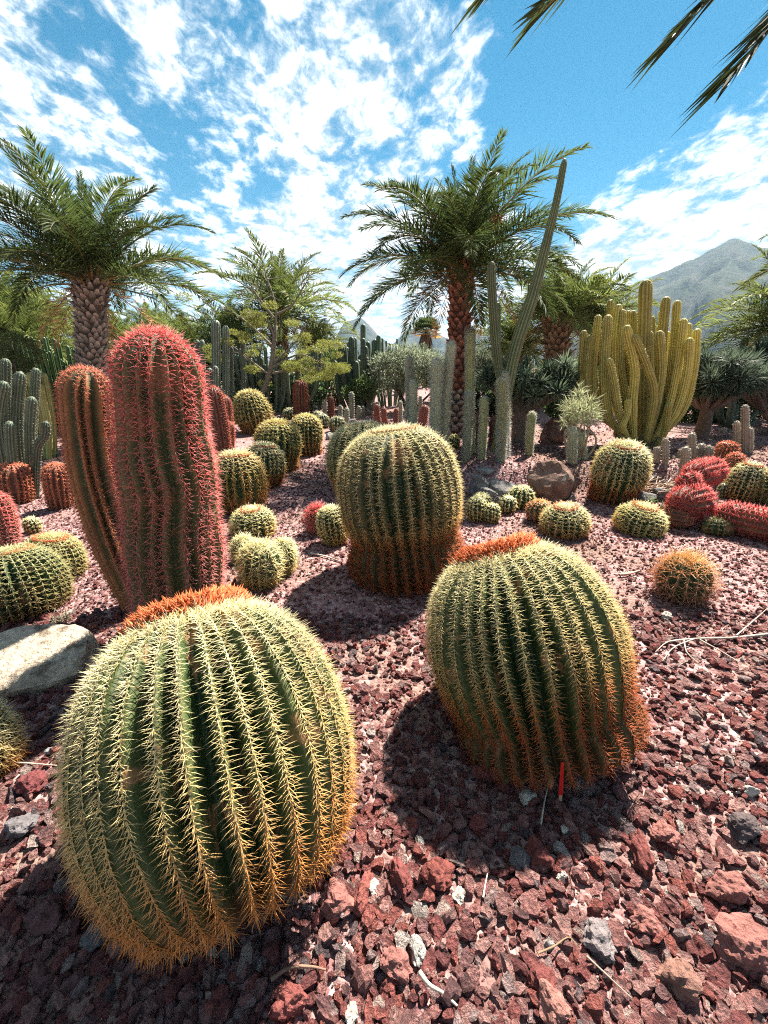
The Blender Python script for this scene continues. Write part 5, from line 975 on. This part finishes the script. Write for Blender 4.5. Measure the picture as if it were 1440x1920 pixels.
for i, (lab, x, y, w, h) in enumerate((('white angular shard below the leaning barrel', 988, 1502, 38, 30), ('small white pebble near the dry twig', 1056, 1560, 16, 20), ('white pebble left in the barrel shadow', 787, 1583, 16, 24), ('white chip at the shadow edge', 860, 1690, 26, 30), ('pale stone near the orange spiked globe', 1250, 1160, 22, 18), ('pale flake right of the shadow centre', 1052, 1648, 26, 26), ('round grey pebble between the two left barrels', 96, 1412, 18, 16), ('cream pebble at the bottom edge', 662, 1908, 32, 40), ('white pebble by the largest barrel foot', 702, 1675, 30, 34), ('pale pebble in the sunlit right gravel', 1400, 1490, 44, 16))):
    lava(lab, x, y, w, h, WHT if 'grey' not in lab else (.36, .37, .36), 300 + i, 'pale stones in the gravel', 'pale_stone')
def stick(name, label, px, r, col, cat='stick', lift=.02, twigs=(), group=None, flat=1.0):
    P = []
    for (x, y, *z) in px:
        q = at(x, y); q[2] += lift + (z[0] if z else 0); P.append(q)
    P = np.array(P); o_ = P[0].copy(); Q = spline(P - o_, 24); V, F = tube(Q, np.linspace(r, r * .45, 24), 6); b = Bag(); b.add(V, F, col)
    for tw in twigs:
        T = np.array([at(x, y) + np.array([0, 0, lift]) for x, y in tw]) - o_; V, F = tube(spline(T, 12), np.linspace(r * .6, r * .2, 12), 5); b.add(V, F, np.array(col) * 1.1)
    o = link(name, b.mesh(name, M['twig']), None); o.location = o_; return tag(o, label, cat, group)
stick('dry_branch', 'bleached dry branch with thin twigs on the gravel at the right', [(1450, 1196), (1370, 1204), (1300, 1206), (1245, 1212)], .008, (.36, .31, .26), 'branch', .03, [[(1378, 1200), (1410, 1172), (1440, 1145)], [(1300, 1206), (1262, 1222), (1240, 1248)], [(1280, 1208), (1286, 1232), (1310, 1255)], [(1310, 1208), (1350, 1230), (1385, 1252)], [(1290, 1206), (1250, 1212), (1226, 1232)]])
stick('dry_stick', 'pale broken dry stick at the bottom edge', [(786, 1838), (804, 1862), (830, 1878), (856, 1902)], .0065, (.42, .36, .28), lift=.035)
stick('dry_stick', 'thin straw lying below the leaning barrel', [(1012, 1560), (1020, 1510), (1034, 1450)], .003, (.45, .38, .3), lift=.035)
stick('dry_stick', 'thin dark twig right of the straw', [(1082, 1590), (1130, 1640), (1150, 1668)], .003, (.12, .09, .07), lift=.035)
stick('dry_stick', 'long thin twig in the right of the shadow', [(1096, 1808), (1140, 1850), (1180, 1888)], .003, (.3, .22, .17), lift=.035)
stick('dry_stick', 'short straw in the middle of the shadow', [(904, 1700), (908, 1675), (912, 1655)], .003, (.6, .5, .42), lift=.04)
stick('dry_leaf', 'curved brown dry leaf under the largest barrel', [(510, 1852), (545, 1830), (585, 1828), (612, 1834)], .0055, (.22, .13, .09), 'leaf', .035)
stick('dry_leaf', 'crumpled dry leaf at the lower shadow edge', [(1005, 1805), (1035, 1792), (1062, 1775), (1078, 1790)], .003, (.22, .15, .09), 'leaf', .04)
stick('dry_stick', 'pale straw beside the barrel at the left edge', [(20, 1440), (60, 1442), (110, 1446)], .004, (.45, .36, .27), lift=.03)
stick('dry_stick', 'bleached stick on the soil beside the middle barrel', [(582, 1040), (610, 1046), (640, 1056)], .008, (.42, .38, .33), lift=.015)
stick('dry_stick', 'pinkish dry stalk behind the leaning barrel', [(1160, 1082), (1180, 1080), (1198, 1074)], .012, (.5, .3, .22), lift=.02)
def tagstake():
    p = at(1050, 1514); o_ = p.copy(); a = atY(1055, 1430, p[1] - .005) - o_; b = Bag(); q = np.array([.008, 0, 0]); n = np.array([0, .002, 0])
    for lo, hi, c in ((.28, 1.0, (.62, .02, .015)), (-.25, .28, (.55, .30, .2))):
        A, B = a * lo, a * hi; V = np.array([A - q, A + q, B + q * .7, B - q * .7, A - q + n, A + q + n, B + q * .7 + n, B - q * .7 + n]); b.add(V, [np.array([(0, 1, 2, 3), (5, 4, 7, 6), (1, 5, 6, 2), (4, 0, 3, 7), (3, 2, 6, 7), (4, 5, 1, 0)])], c)
    o = link('plant_tag', b.mesh('plant_tag', M['plastic'], False)); o.location = o_; tag(o, 'narrow red plant tag stuck in gravel at the leaning barrel foot', 'tag')
M['plastic'] = material('tag_plastic', .35, attr=True, spec=.5)
tagstake()
for i, (x, y, r, lab) in enumerate(((1098, 852, .2, 'little green grass tuft at the upright rusty boulder'), (1215, 945, .16, 'green grass tuft behind the domed ringed barrel'), (1238, 955, .12, 'small grey-green tuft near the reddish stump'), (115, 1168, .12, 'dry grass tuft behind the limestone slab'))):
    p = at(x, y); g = np.random.default_rng(400 + i); n = 60; d = unit(g.normal(size=(n, 3)) * np.array([1, 1, .3]) + np.array([0, 0, 1.0])); V, F, C = spines(g.normal(0, .02, (n, 3)) * np.array([1, 1, 0]), d, r * g.uniform(.5, 1, n), .003, np.array((.16, .22, .08) if 'dry' not in lab else (.4, .36, .26)) * g.uniform(.7, 1.3, (n, 1)), g.normal(0, .15, (n, 3)))
    o = link('grass_tuft', mesh('grass_tuft', V, F, M['leaf'], C)); o.location = p; tag(o, lab, 'grass')
def dry_pile():
    p = at(1225, 918); g = np.random.default_rng(9); b = Bag()
    for i in range(46):
        q = np.array([g.normal(0, .12), g.normal(0, .06), g.uniform(.0, .10)]); d = unit(g.normal(size=3) * np.array([1, .5, .35])) * g.uniform(.1, .25); V, F = tube(np.array([q - d, q + g.normal(0, .015, 3), q + d]), .006, 4); b.add(V, F, np.array((.42, .30, .22)) * g.uniform(.5, 1.3))
    o = link('dry_twig_pile', b.mesh('dry_twig_pile', M['twig'])); o.location = p + np.array([0.1, 0, .05]); tag(o, 'small pile of dry twigs beside the red humps', 'twigs')
dry_pile()
